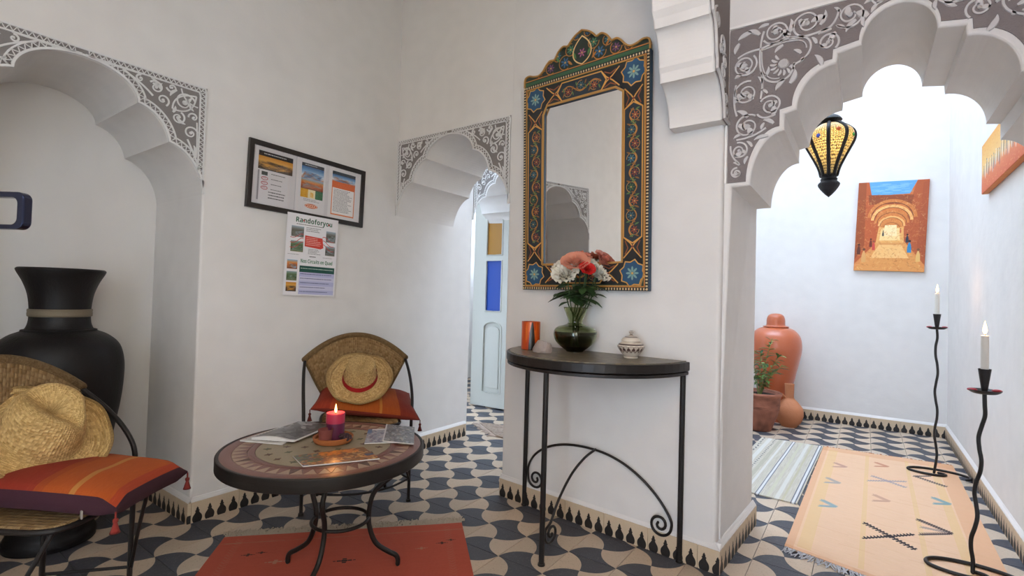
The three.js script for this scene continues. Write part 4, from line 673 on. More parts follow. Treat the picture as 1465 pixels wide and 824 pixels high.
// ---------------------------------------------------------------- rugs
const wool = dataTex(256, (u, v) => 0.5 + 0.3 * Math.sin(v * 6.283 * 40) + 0.2 * Math.sin(u * 6.283 * 64) + 0.3 * tileNoise(u, v, 20, 7));
function rug(name, label, corners, art, rough, group, wave = 0.003, fringe) {      // corners: (0,0) (1,0) (1,1) (0,1) as [x, z]
  const mx = corners.reduce((s, p) => s + p[0], 0) / 4, mz = corners.reduce((s, p) => s + p[1], 0) / 4, o = thing(name, label, 'rug', [mx, 0, mz]), seed = mx * 7;
  const P = (u, v) => { const [a, b, c, d] = corners; return [(a[0] * (1 - u) * (1 - v) + b[0] * u * (1 - v) + c[0] * u * v + d[0] * (1 - u) * v) - mx, (a[1] * (1 - u) * (1 - v) + b[1] * u * (1 - v) + c[1] * u * v + d[1] * (1 - u) * v) - mz]; };
  const y = (u, v) => 0.0055 + wave * (0.5 + 0.5 * perlin.noise(u * 5 + seed, v * 5, 2));
  const sheet = grid(60, 60, (u, v) => { const p = P(u, v); return [p[0], y(u, v), p[1]]; }, (u, v) => [u, v]);
  const fix = sheet.attributes.normal.getY(0) < 0; if (fix) { sheet.setIndex([...sheet.index.array].reverse()); sheet.computeVertexNormals(); }
  const sides = [[0, 0, 1, 0], [1, 0, 1, 1], [1, 1, 0, 1], [0, 1, 0, 0]].map(([a, b, c, d]) => grid(60, 1, (t, v) => { const u = a + (c - a) * t, w = b + (d - b) * t, p = P(u, w); return [p[0], v ? y(u, w) : 0.0008, p[1]]; }, (t) => [a + (c - a) * t, b + (d - b) * t]));
  const bottom = grid(2, 2, (u, v) => { const p = P(u, v); return [p[0], 0.0006, p[1]]; });
  mesh('woven_field', [sheet, ...sides, bottom], mat(lin(1, 1, 1), 0.95, { map: art, bumpMap: retex(wool, rough, rough), bumpScale: 0.002 }), o);
  if (fringe) for (const { from, to, n, len, color } of fringe) {
    const r = rng(n), G = [];
    for (let k = 0; k < n; k++) {
      const t = (k + r() * 0.8) / n, u = from[0] + (to[0] - from[0]) * t, v = from[1] + (to[1] - from[1]) * t, p = P(u, v), q = P(0.5, 0.5), ex = (from[0] === to[0]) ? [P(from[0] ? 1.01 : -0.01, v)[0] - p[0], P(from[0] ? 1.01 : -0.01, v)[1] - p[1]] : [P(u, from[1] ? 1.01 : -0.01)[0] - p[0], P(u, from[1] ? 1.01 : -0.01)[1] - p[1]], l = Math.hypot(...ex), d = [ex[0] / l, ex[1] / l], s = (r() - 0.5) * 0.9, L = len * (0.6 + 0.6 * r());
      const dir = (a) => [d[0] * Math.cos(a) - d[1] * Math.sin(a), d[0] * Math.sin(a) + d[1] * Math.cos(a)], m1 = dir(s * 0.4), m2 = dir(s * 1.6);
      const y1 = 0.003 + r() * 0.006;
      G.push(new THREE.TubeGeometry(new THREE.QuadraticBezierCurve3(V(p[0], 0.005, p[1]), V(p[0] + m1[0] * L * 0.5, y1 + 0.003, p[1] + m1[1] * L * 0.5), V(p[0] + m2[0] * L, 0.0025, p[1] + m2[1] * L)), 4, 0.0019 + r() * 0.001, 4));
    }
    const m = mesh('fringe', merge(G.map(flat)), mat(hex(color), 0.95), o); m.userData.kind = 'stuff'; m.userData.label = 'loose wool fringe';
  }
  return o;
}
const fleck = (c, w, h, n, cols, r, a = 0.1, lx = 14, ly = 2) => { for (let k = 0; k < n; k++) { c.globalAlpha = a; c.fillStyle = cols[(r() * cols.length) | 0]; c.fillRect(r() * w, r() * h, 2 + r() * lx, ly); } c.globalAlpha = 1; };
rug('flat_rug', 'brick red flatweave rug with wool fringe under the coffee table', [[-1.143, 0.778], [-0.488, 0.083], [0.06, 0.60], [-0.6, 1.29]], canvas(640, 560, (c, w, h) => {
  const r = rng(81); c.fillStyle = '#bd533d'; c.fillRect(0, 0, w, h); fleck(c, w, h, 5000, ['#c96048', '#aa4734', '#c05a44', '#b34c38'], r, 0.18, 40, 2);
  c.fillStyle = '#a8664a'; fleck(c, w, h * 0.02, 10, ['#a8664a'], r); for (let k = 0; k < 90; k++) { c.globalAlpha = 0.35; c.fillStyle = '#b27a5c'; c.fillRect(r() * w, h - 48 + r() * 5, 40, 1.6); } c.globalAlpha = 1;
  for (const s of [0, 1]) for (let k = 0; k < 40; k++) { c.strokeStyle = '#b58064'; c.globalAlpha = 0.45; c.lineWidth = 2; const x = s ? w - 46 : 46, y = h - 20 - k * 13; c.beginPath(); c.moveTo(x - 9, y); c.lineTo(x, y - 9); c.lineTo(x + 9, y); c.stroke(); } c.globalAlpha = 1;
  const motif = (x, y, col, s = 1) => { c.fillStyle = col; for (const [a, b, q] of [[0, 0, 7], [-13, 0, 5], [13, 0, 5], [0, -9, 5], [0, 9, 5], [-24, 0, 3], [24, 0, 3]]) c.fillRect(x + a * s - q * s, y + b * s - q * 0.6 * s, q * 2 * s, q * 1.2 * s); };
  motif(330, h - 190, '#2a1c18', 1); motif(90, h - 120, '#2a1c18', 0.6); motif(120, h - 112, '#2a1c18', 0.5); motif(575, h - 128, '#2a1c18', 0.6); motif(600, h - 112, '#2a1c18', 0.5); motif(520, h - 150, '#b98468', 0.6); motif(165, h - 170, '#b98468', 0.9); motif(330, 200, '#2a1c18', 1); motif(120, 240, '#b98468', 0.9); motif(500, 240, '#b98468', 0.9);
}), 5, null, 0.003, [{ from: [0, 0], to: [1, 0], n: 520, len: 0.062, color: '#b8a996' }, { from: [1, 1], to: [0, 1], n: 200, len: 0.045, color: '#8d8072' }].map((f) => f));
rug('kilim_rug', 'peach kilim with black cross motifs across the courtyard passage', [[0.723, -2.44], [1.425, -2.5], [1.40, -0.42], [0.69, -0.59]], canvas(512, 1024, (c, w, h) => {
  const r = rng(82); c.fillStyle = '#eec4a0'; c.fillRect(0, 0, w, h); fleck(c, w, h, 5000, ['#f3cdaa', '#e6b890', '#f0c8a0', '#eac4a4'], r, 0.2, 50, 3);
  c.globalAlpha = 0.28; c.fillStyle = '#d98e60'; c.fillRect(0, 0, 22, h); c.fillRect(w - 60, 0, 60, h); c.fillRect(0, 0, w, 14); c.fillRect(0, h - 60, w, 60); c.globalAlpha = 0.4; c.fillStyle = '#e6c07e'; c.fillRect(30, 20, 36, h - 60); c.fillRect(180, 20, 14, h - 60); c.fillRect(330, 20, 14, h - 60); c.fillRect(420, 20, 26, h - 60); c.globalAlpha = 1;
  const stitch = (x0, y0, x1, y1, col, lw = 5, n = 16, a = 1) => { c.globalAlpha = a; c.strokeStyle = col; c.lineWidth = lw; for (let k = 0; k < n; k++) { const t = k / n, x = x0 + (x1 - x0) * t, y = y0 + (y1 - y0) * t; c.beginPath(); c.moveTo(x - 7, y - 8); c.lineTo(x + 8, y + 7); c.stroke(); c.beginPath(); c.moveTo(x - 4, y + 7); c.lineTo(x + 4, y - 4); c.stroke(); } c.globalAlpha = 1; };
  const v = (t) => h - t * h;                             // canvas row for v; v = 0 at the far edge is drawn at the bottom of the canvas
  const U = (t) => t * w, S = (a, b, q, d, ...m) => stitch(U(a), v(b), U(q), v(d), ...m);
  S(0.374, 0.72, 0.625, 0.796, '#30262a', 5, 15); S(0.377, 0.812, 0.625, 0.704, '#30262a', 5, 15);
  S(0.659, 0.598, 0.819, 0.634, '#473b3c', 4, 14, 0.9); S(0.658, 0.693, 0.819, 0.634, '#473b3c', 4, 14, 0.9); S(0.67, 0.645, 0.8, 0.634, '#8a7c78', 3, 10, 0.6);
  S(0.697, 0.207, 0.895, 0.262, '#51474a', 4, 14, 0.9); S(0.697, 0.207, 0.811, 0.175, '#51474a', 4, 9, 0.85);
  S(0.407, 0.294, 0.631, 0.348, '#98909c', 4, 14, 0.75); S(0.384, 0.351, 0.639, 0.282, '#98909c', 4, 14, 0.75);
  for (const [x, t, col] of [[0.107, 0.43, '#b0a49c'], [0.115, 0.65, '#93a8ab'], [0.777, 0.41, '#86a4a8'], [0.13, 0.235, '#c99a86'], [0.43, 0.14, '#d08e72'], [0.42, 0.5, '#cfa086']]) { S(x, t - 0.02, x + 0.09, t + 0.008, col, 5, 10, 0.8); S(x, t + 0.03, x + 0.09, t + 0.008, col, 5, 10, 0.8); }
  for (let k = 0; k < 26; k++) { c.globalAlpha = 0.25; c.strokeStyle = '#c98a66'; c.lineWidth = 2; const y = r() * h, x = r() * w * 0.7; c.beginPath(); c.moveTo(x, y); c.lineTo(x + 90, y + (r() - 0.5) * 30); c.stroke(); } c.globalAlpha = 1;
}), 6, null, 0.005, [{ from: [1, 1], to: [0, 1], n: 160, len: 0.05, color: '#b9b6b8' }, { from: [0, 0], to: [1, 0], n: 60, len: 0.02, color: '#c05a3a' }]);
rug('striped_rug', 'cream rag rug with blue and charcoal stripes next to the terracotta pots', [[0.33, -2.41], [0.722, -2.44], [0.684, -1.13], [0.28, -1.16]], canvas(512, 512, (c, w, h) => {
  const r = rng(83); c.fillStyle = '#d0c8b8'; c.fillRect(0, 0, w, h); fleck(c, w, h, 4000, ['#e0d9ca', '#bab09e', '#cbc1aa', '#e8e2d6'], r, 0.25, 3, 26);
  const st = (x, ww, col, a = 0.8) => { c.globalAlpha = a; c.fillStyle = col; c.fillRect(x, 0, ww, h); c.globalAlpha = 1; };
  st(60, 34, '#e4e2dc'); st(150, 30, '#b9b49c', 0.6); st(196, 16, '#e6e4de'); st(262, 5, '#4f5c78'); st(270, 12, '#e8ebf0'); st(284, 5, '#4f5c78'); st(330, 20, '#d6d2b8', 0.7); st(380, 26, '#e2e0d8'); st(420, 14, '#c9c29a', 0.6); st(474, 5, '#42506e'); st(482, 12, '#eaeef4'); st(497, 6, '#42506e');
  for (let k = 0; k < 60; k++) { c.fillStyle = '#3b3c42'; c.globalAlpha = 0.75; if (k % 2) c.fillRect(112 + r() * 6, k * 8.6, 14, 6); if (k % 3) c.fillRect(14 + r() * 18, k * 8.6, 12, 7); } c.globalAlpha = 1;
}), 5, null, 0.004);
rug('hall_rug', 'crumpled beige fringed rug on the floor of the doorway', [[-1.53, -1.33], [-0.75, -1.55], [-0.62, -1.12], [-1.2, -1.115]], canvas(256, 256, (c, w, h) => { const r = rng(84); c.fillStyle = '#b7a493'; c.fillRect(0, 0, w, h); fleck(c, w, h, 2600, ['#d2c3b2', '#8a7462', '#c6a896', '#a38d7c', '#5d4c42'], r, 0.4, 8, 4); }), 4, null, 0.014, [{ from: [0, 0], to: [0, 1], n: 120, len: 0.06, color: '#bba99c' }]);

// ---------------------------------------------------------------- black urn in the niche
{
  const o = thing('floor_vase', 'tall matt black urn with a pale ring round its neck in the niche', 'vase', [-1.635, 0, 1.2]);
  const black = mat(lin(0.008, 0.0072, 0.0075), 0.5, { specularIntensity: 0.6, bumpMap: retex(bumpFine, 4, 4), bumpScale: 0.0015 });
  mesh('body', smoothLathe([[0.02, 0.0], [0.125, 0.002], [0.138, 0.012], [0.138, 0.035], [0.128, 0.06], [0.13, 0.12], [0.15, 0.24], [0.175, 0.38], [0.197, 0.52], [0.206, 0.62], [0.205, 0.7], [0.188, 0.765], [0.15, 0.805], [0.11, 0.825], [0.098, 0.84], [0.092, 0.87], [0.093, 0.92], [0.1, 0.97], [0.115, 1.015], [0.132, 1.05], [0.134, 1.062], [0.122, 1.06], [0.1, 0.99], [0.085, 0.9], [0.08, 0.84]], 64, 140), black, o);
  mesh('neck_ring', lathe([[0.09, 0.878], [0.0965, 0.88], [0.0975, 0.889], [0.0965, 0.899], [0.0975, 0.903], [0.096, 0.908], [0.09, 0.909]], 56), mat(lin(0.24, 0.2, 0.14), 0.5, { metalness: 0.4, bumpMap: retex(bumpFine, 12, 2), bumpScale: 0.002 }), o);
  mesh('shoulder_groove', lathe([[0.108, 0.822], [0.114, 0.822], [0.114, 0.828], [0.106, 0.83]], 56), black, o);
}

// ---------------------------------------------------------------- things on the coffee table
const TY = 0.4562;
const flame = (s = 1) => { const g = lathe([[0.0004, 0], [0.0038, 0.004], [0.0052, 0.01], [0.0045, 0.018], [0.0024, 0.028], [0.0004, 0.038]].map(([r, y]) => [r * s, y * s]), 14); return g; };
const flameMat = new THREE.MeshPhysicalMaterial({ color: lin(0, 0, 0), emissive: lin(1, 0.62, 0.2), emissiveIntensity: 9, roughness: 1 });
const wick = mat(lin(0.02, 0.015, 0.01), 0.9);
function glow(parent, x, y, z, intensity, color = 0xffb066) { const l = new THREE.PointLight(color, intensity, 0, 2); l.position.set(x, y, z); l.castShadow = true; l.shadow.radius = 0.3; l.name = 'flame_light'; parent.add(l); }
const clay = (r, g, b, k = 3) => mat(lin(r, g, b), 0.75, { bumpMap: retex(bumpFine, k, k), bumpScale: 0.002 });
{
  const o = thing('clay_dish', 'shallow orange clay dish under the burning candle', 'dish', [-0.638, TY, 0.648]);
  mesh('bowl', smoothLathe([[0.001, 0.0], [0.055, 0.0], [0.066, 0.004], [0.07, 0.014], [0.071, 0.02], [0.067, 0.022], [0.062, 0.016], [0.058, 0.007], [0.001, 0.006]], 48, 50), clay(0.42, 0.13, 0.035), o);
  const c = thing('pillar_candle', 'burning purple pillar candle with pink top in the clay dish', 'candle', [-0.642, TY + 0.0072, 0.638]);
  mesh('wax', lathe([[0.001, 0], [0.032, 0], [0.033, 0.004], [0.033, 0.06]], 36), mat(lin(0.12, 0.015, 0.06), 0.45, { transmission: 0.15, thickness: 0 }), c);
  mesh('melted_top', smoothLathe([[0.033, 0.06], [0.0335, 0.09], [0.032, 0.096], [0.029, 0.094], [0.025, 0.086], [0.001, 0.084]], 36, 30), mat(lin(0.6, 0.05, 0.12), 0.35, { transmission: 0.3, thickness: 0 }), c).userData.label = 'glowing pink rim';
  mesh('wick', rod([0, 0.083, 0], [0, 0.1, 0], 0.0012), wick, c);
  const f = flame(0.85); f.translate(0, 0.096, 0); mesh('flame', f, flameMat, c); glow(c, 0, 0.112, 0, 0.03);
  const p = thing('clay_cup', 'small terracotta cup standing in front of the purple candle', 'cup', [-0.606, TY + 0.0074, 0.69]);
  p.position.set(-0.625, TY + 0.0074, 0.69); mesh('cup', smoothLathe([[0.001, 0], [0.018, 0], [0.0205, 0.006], [0.025, 0.044], [0.026, 0.046], [0.024, 0.046], [0.018, 0.008], [0.001, 0.006]], 30, 40), clay(0.22, 0.055, 0.045), p);
  const q = thing('dried_pod', 'dark shrivelled seed pod lying in the clay dish', 'pod', [-0.59, TY + 0.008, 0.632]);
  const g = new THREE.IcosahedronGeometry(0.019, 3), pp = g.attributes.position; for (let i = 0; i < pp.count; i++) { const v = V(pp.getX(i), pp.getY(i), pp.getZ(i)), k = 1 + 0.5 * perlin.noise(v.x * 110, v.y * 110, v.z * 110); pp.setXYZ(i, v.x * k * 1.2, Math.max(-0.001, v.y * k * 0.8 + 0.013), v.z * k); } g.computeVertexNormals(); mesh('pod_shell', g, mat(lin(0.05, 0.025, 0.03), 0.8), q);
}
function magazine(label, corners, y, th, art, sag = 0.0) {     // corners [x, z] bottom-left, bottom-right, top-right, top-left of the cover
  const mx = corners.reduce((s, p) => s + p[0], 0) / 4, mz = corners.reduce((s, p) => s + p[1], 0) / 4, o = thing('magazine', label, 'magazine', [mx, y, mz], 0, 'magazines on the coffee table');
  const P = (u, v) => { const [a, b, c, d] = corners; return [(a[0] * (1 - u) * (1 - v) + b[0] * u * (1 - v) + c[0] * u * v + d[0] * (1 - u) * v) - mx, (a[1] * (1 - u) * (1 - v) + b[1] * u * (1 - v) + c[1] * u * v + d[1] * (1 - u) * v) - mz]; };
  const top = (u, v) => th + sag * Math.sin(Math.PI * Math.min(1, u * 1.15)) * (1 - 0.4 * v);
  const s = grid(24, 8, (u, v) => { const p = P(u, v); return [p[0], top(u, v), p[1]]; }); if (s.attributes.normal.getY(20) < 0) { s.setIndex([...s.index.array].reverse()); s.computeVertexNormals(); }
  mesh('cover', s, mat(lin(1, 1, 1), 0.35, { map: art, clearcoat: 0.4, clearcoatRoughness: 0.25 }), o);
  const pages = [[0, 0, 1, 0], [1, 0, 1, 1], [1, 1, 0, 1], [0, 1, 0, 0]].map(([a, b, c, d]) => grid(24, 1, (t, v) => { const u = a + (c - a) * t, w = b + (d - b) * t, p = P(u, w); return [p[0], v ? top(u, w) - 0.0002 : 0.0003, p[1]]; })); pages.push(grid(1, 1, (u, v) => { const p = P(u, v); return [p[0], 0.0003, p[1]]; }));
  mesh('pages', pages, mat(lin(0.7, 0.69, 0.68), 0.8), o); return o;
}
const blot = (c, w, h, cols, n, s, r) => { for (let k = 0; k < n; k++) { c.globalAlpha = 0.7; c.fillStyle = cols[(r() * cols.length) | 0]; c.beginPath(); c.ellipse(r() * w, r() * h, s * (0.3 + r()), s * (0.3 + r()) * 0.6, r() * 3, 0, 7); c.fill(); } c.globalAlpha = 1; };
magazine('pale open newspaper showing from under the grey magazine', [[-0.915, 0.862], [-0.76, 0.79], [-0.915, 0.57], [-1.0, 0.60]].map(([x, z]) => [x + 0.03, z]), TY, 0.005, canvas(256, 256, (c, w, h) => { const r = rng(91); c.fillStyle = '#c6c3c0'; c.fillRect(0, 0, w, h); textLines(c, 10, 10, 230, 16, 15, r, '#7a7775'); }));
magazine('glossy grey photo magazine with curled corner on the coffee table', [[-0.855, 0.835], [-0.715, 0.755], [-0.80, 0.545], [-0.945, 0.60]], TY + 0.0062, 0.007, canvas(300, 400, (c, w, h) => { const r = rng(92); c.fillStyle = '#4a4a4c'; c.fillRect(0, 0, w, h); blot(c, w, h, ['#3a3a3c', '#55555a', '#6c6c70', '#2c2c30'], 160, 40, r); blot(c, w * 0.6, h * 0.5, ['#b9b9bc', '#8a8a90'], 18, 30, r); c.fillStyle = '#d6d4d2'; c.fillRect(0, h - 14, w, 14); }), 0.008);
magazine('travel magazine with orange spice stall cover on the coffee table', [[-0.475, 0.885], [-0.355, 0.685], [-0.495, 0.64], [-0.59, 0.85]].map(([x, z]) => [x + 0.004, z - 0.012]), TY, 0.004, canvas(420, 300, (c, w, h) => { const r = rng(93); c.fillStyle = '#7c4a22'; c.fillRect(0, 0, w, h); blot(c, w, h, ['#b06a2a', '#d98a30', '#6d3a1c', '#e0b060', '#8a5a34', '#c8a878'], 260, 16, r); blot(c, w * 0.32, h * 0.75, ['#3f5a34', '#5a6f48', '#2f4030', '#48566a'], 60, 22, r); c.save(); c.translate(150, 10); blot(c, 220, 90, ['#e8861c', '#f09a2c', '#d46a10'], 70, 22, r); c.restore(); c.fillStyle = '#e8ddc8'; c.font = 'bold 40px sans-serif'; c.fillStyle = '#27406e'; c.fillRect(0, h - 26, 30, 26); c.fillRect(w - 50, h * 0.55, 50, 40); }));
magazine('pale blue brochure lying beneath the harbour brochure', [[-0.66, 0.455], [-0.52, 0.585], [-0.445, 0.5], [-0.6, 0.385]].map(([x, z]) => [x - 0.005, z + 0.012]), TY, 0.004, canvas(300, 240, (c, w, h) => { const r = rng(94); c.fillStyle = '#9aa3b4'; c.fillRect(0, 0, w, h); blot(c, w, h, ['#7f8ea8', '#b8bcc6', '#6c6a86', '#a89aa0'], 120, 22, r); c.fillStyle = '#d8dadf'; c.fillRect(0, 0, 26, h); c.fillStyle = '#4a78a8'; c.fillRect(0, h - 40, 90, 40); }));
magazine('grey blue brochure with stone village photo hanging over the table rim', [[-0.66, 0.38], [-0.49, 0.545], [-0.372, 0.50], [-0.54, 0.335]], TY + 0.0052, 0.004, canvas(300, 240, (c, w, h) => { const r = rng(95); c.fillStyle = '#70757e'; c.fillRect(0, 0, w, h); blot(c, w, h, ['#8b9098', '#585e6c', '#9aa3b0', '#4a4f5c', '#a8a49c'], 200, 16, r); c.fillStyle = '#cfd2d6'; c.fillRect(0, h - 12, w, 12); }));

// ---------------------------------------------------------------- things on the console
const CY = 0.7752;
{
  const o = thing('candle_holder', 'orange glass candle holder with black figure at the end of the console', 'candle holder', [-0.262, CY, -0.085]);
  const art = canvas(512, 256, (c, w, h) => { const r = rng(17); c.fillStyle = '#c2460c'; c.fillRect(0, 0, w, h); blot(c, w, h, ['#d8641c', '#b03a08', '#e07a2a'], 90, 18, r); c.fillStyle = '#17100c'; for (let k = 0; k < 3; k++) { const x = 60 + k * 170; c.beginPath(); c.moveTo(x - 40, h); c.lineTo(x - 34, h - 60); c.quadraticCurveTo(x - 30, h - 100, x, h - 112); c.quadraticCurveTo(x + 34, h - 92, x + 36, h - 40); c.lineTo(x + 30, h); c.fill(); c.lineWidth = 9; c.strokeStyle = '#1c2a30'; c.beginPath(); c.moveTo(x - 26, h - 30); c.lineTo(x + 30, h - 74); c.stroke(); } for (let k = 0; k < 24; k++) { c.beginPath(); c.arc(r() * w, r() * h * 0.5, 2 + r() * 4, 0, 7); c.fill(); } });
  mesh('shell', lathe([[0.001, 0.0], [0.038, 0.0], [0.041, 0.003], [0.0415, 0.122], [0.0405, 0.124], [0.038, 0.122], [0.0375, 0.008], [0.001, 0.006]], 40), mat(lin(1, 1, 1), 0.35, { map: art, clearcoat: 0.4 }), o);
}
{
  const o = thing('quartz_stone', 'cloudy pink quartz chunk lying next to the orange candle holder', 'stone', [-0.165, CY, -0.025]);
  const g = new THREE.IcosahedronGeometry(0.05, 4), p = g.attributes.position;
  for (let i = 0; i < p.count; i++) { const v = V(p.getX(i), p.getY(i), p.getZ(i)).normalize(); let k = 1; for (const [a, b, c, d] of [[0.5, 0.6, 0.4, 0.78], [-0.7, 0.5, 0.3, 0.72], [0.1, 0.95, -0.2, 0.68], [0.9, 0.2, -0.2, 0.9], [-0.3, 0.4, 0.85, 0.75], [-0.95, 0, -0.1, 0.92], [0.3, 0.3, 0.9, 0.78]]) { const q = v.dot(V(a, b, c).normalize()); if (q > 0) k = Math.min(k, d / q); } k *= 1 + 0.05 * perlin.noise(v.x * 6, v.y * 6, v.z * 6); p.setXYZ(i, v.x * 0.058 * k, Math.max(0, v.y * 0.046 * k + 0.016), v.z * 0.036 * k); }
  g.computeVertexNormals(); mesh('rock', g, mat(lin(0.55, 0.46, 0.42), 0.45, { transmission: 0.25, thickness: 0, bumpMap: retex(bumpFine, 3, 3), bumpScale: 0.004 }), o); o.rotation.y = -0.5;
}
{
  const o = thing('lidded_bowl', 'little white ceramic pot with brown pattern and lid on the console', 'pot', [0.19, CY, -0.125]);
  const art = canvas(512, 128, (c, w, h) => { const r = rng(19); c.fillStyle = '#cfc4b4'; c.fillRect(0, 0, w, h); c.strokeStyle = '#4a2a22'; c.lineWidth = 5; for (let k = 0; k < 16; k++) { const x = k * 32 + 16; c.beginPath(); c.arc(x, 74, 12, Math.PI, 0); c.stroke(); c.beginPath(); c.moveTo(x - 14, 42); c.lineTo(x, 56); c.lineTo(x + 14, 42); c.stroke(); c.fillStyle = '#3a2420'; c.beginPath(); c.arc(x, 66, 4, 0, 7); c.fill(); } c.fillStyle = '#3a2420'; c.fillRect(0, 30, w, 6); c.fillRect(0, 90, w, 4); });
  const glaze = mat(lin(1, 1, 1), 0.3, { map: art, clearcoat: 0.5 });
  mesh('body', smoothLathe([[0.001, 0], [0.026, 0], [0.028, 0.006], [0.03, 0.012], [0.042, 0.026], [0.053, 0.044], [0.0535, 0.048], [0.045, 0.058], [0.036, 0.064], [0.034, 0.068]], 40, 50), glaze, o);
  mesh('lid', smoothLathe([[0.036, 0.066], [0.038, 0.069], [0.034, 0.077], [0.022, 0.085], [0.01, 0.089], [0.005, 0.094], [0.009, 0.1], [0.009, 0.106], [0.001, 0.109]], 36, 50), mat(lin(1, 1, 1), 0.3, { map: retex(art, 1, 0.8), clearcoat: 0.5 }), o);
}
const VASE = [-0.075, CY, -0.15];
{
  const o = thing('glass_vase', 'round green glass vase with flared collar holding roses', 'vase', VASE);
  const g = mat(lin(0.72, 0.78, 0.6), 0.04, { transmission: 1, thickness: 0.01, ior: 1.45, attenuationColor: lin(0.35, 0.42, 0.2), attenuationDistance: 0.03 });
  mesh('glass_body', smoothLathe([[0.001, 0.0], [0.034, 0.0], [0.038, 0.005], [0.058, 0.02], [0.084, 0.045], [0.094, 0.075], [0.088, 0.098], [0.07, 0.11], [0.042, 0.118], [0.032, 0.126], [0.033, 0.14], [0.045, 0.17], [0.053, 0.19], [0.051, 0.191], [0.042, 0.17], [0.03, 0.14], [0.029, 0.126], [0.04, 0.114], [0.066, 0.107], [0.085, 0.095], [0.0905, 0.075], [0.081, 0.048], [0.056, 0.024], [0.001, 0.008]], 56, 150), g, o);
  mesh('water', smoothLathe([[0.001, 0.0095], [0.054, 0.026], [0.079, 0.05], [0.0885, 0.075], [0.084, 0.088], [0.001, 0.088]], 48, 60), mat(lin(0.75, 0.8, 0.6), 0.02, { transmission: 1, thickness: 0.05, ior: 1.33, attenuationColor: lin(0.3, 0.36, 0.12), attenuationDistance: 0.06 }), o);
}
const stemMat = mat(lin(0.045, 0.09, 0.025), 0.6), leafMat = mat(lin(0.035, 0.085, 0.022), 0.55, { transmission: 0.15, thickness: 0 });
function roseHead(r, ruffle, seed) {
  const q = rng(seed), G = [];
  const petal = (rad, open, a, w, h) => grid(8, 7, (u, v) => {
    const t = (u - 0.5) * w, s = v, rr = rad * (0.25 + 0.75 * Math.sin(s * 1.5)) + open * s * s * r * 0.25, curl = s > 0.72 ? (s - 0.72) * 0.9 * open * r : 0, ph = a + t * (1 - 0.25 * s), k = 1 - 0.22 * Math.abs(2 * u - 1) ** 2 * s;
    return [(rr + curl) * Math.cos(ph), h * s * k - curl * 0.5 + ruffle * Math.sin(u * 16 + a * 3) * s * r * 0.14, (rr + curl) * Math.sin(ph)];
  });
  for (let ring = 0; ring < 5; ring++) { const n = 3 + ring; for (let k = 0; k < n; k++) G.push(petal(r * (0.12 + ring * 0.17), 0.1 + ring * 0.19, k / n * 6.283 + ring * 0.7 + q() * 0.3, 2.5 - ring * 0.22, r * (1.1 - ring * 0.08 + q() * 0.08))); }
  return merge(G.map(flat));
}
const flowers = [['coral', 0.66, 0.22, 0.14, 0.04, 0, [0.006, 0.418, -0.03]], ['coral', 0.72, 0.3, 0.2, 0.053, 0, [0.012, 0.388, 0.036]], ['white', 0.74, 0.72, 0.62, 0.05, 1, [-0.014, 0.336, 0.074]], ['red', 0.62, 0.012, 0.01, 0.03, 0, [0.071, 0.358, 0.042]], ['white', 0.74, 0.72, 0.63, 0.046, 1, [0.092, 0.345, -0.026]], ['white', 0.74, 0.7, 0.6, 0.038, 1, [-0.062, 0.372, 0.03]], ['coral', 0.6, 0.2, 0.14, 0.045, 0, [0.1, 0.402, -0.062]], ['white', 0.72, 0.7, 0.6, 0.036, 1, [0.052, 0.382, -0.02]]];
const flowerSay = ['salmon rose topping the bouquet', 'open pale coral rose in front of the salmon one', 'ruffled white bloom hanging lowest over the vase side by the door', 'single bright red rose in the bouquet', 'white bloom between the red rose and the mirror corner', 'small white bloom tucked behind the pale coral rose', 'coral rose standing apart against the mirror glass', 'white bloom tucked behind the red rose'];
flowers.forEach(([kind, r, g, b, s, ruffle, p], i) => {
  const o = thing(kind === 'white' ? 'white_carnation' : 'rose', flowerSay[i], 'flower', VASE, 0, 'flowers in the glass vase');
  const head = roseHead(s, ruffle, 100 + i); const d = V(p[0] * 1.6 + 0.05, 0.2, p[2] * 1.6 + 0.09).normalize(); head.applyQuaternion(new THREE.Quaternion().setFromUnitVectors(V(0, 1, 0), d)); head.translate(p[0] - d.x * s * 0.5, p[1] - d.y * s * 0.5, p[2] - d.z * s * 0.5);
  mesh('petals', head, mat(lin(r, g, b), 0.6, { transmission: 0.12, thickness: 0, sheen: 0.2 }), o);
  const a = i * 0.8, stemM = mesh('stem', tube([[0.02 * Math.cos(a), 0.016, 0.02 * Math.sin(a)], [0.012 * Math.cos(a + 2), 0.13, 0.012 * Math.sin(a + 2)], [p[0] * 0.45, 0.2, p[2] * 0.45], [p[0] - d.x * s * 0.6, p[1] - d.y * s * 0.6, p[2] - d.z * s * 0.6]], 0.0026, 24, 6), stemMat, o);
  const r2 = rng(i + 40);
  for (let k = 0; k < 8; k++) {
    const t = 0.3 + 0.55 * r2(), az = r2() * 6.283, L = 0.05 + r2() * 0.04, w = L * 0.58, base = [p[0] * t * 0.9 + 0.012 * Math.cos(az), 0.17 + (p[1] - 0.2) * t * 0.85, p[2] * t * 0.9 + 0.012 * Math.sin(az)], dr = 0.2 - r2() * 0.9;
    const lg = grid(4, 6, (u, v) => { const x = (u - 0.5) * 2 * w * 0.5 * Math.sin(Math.PI * Math.min(1, v * 0.92 + 0.06)), l = v * L; return [base[0] + Math.cos(az) * l - Math.sin(az) * x, base[1] + l * dr * 0.6 - 0.25 * l * v * 0.6 + Math.abs(x) * 0.3, base[2] + Math.sin(az) * l + Math.cos(az) * x]; });
    mesh('leaf', lg, leafMat, stemM);
  }
});

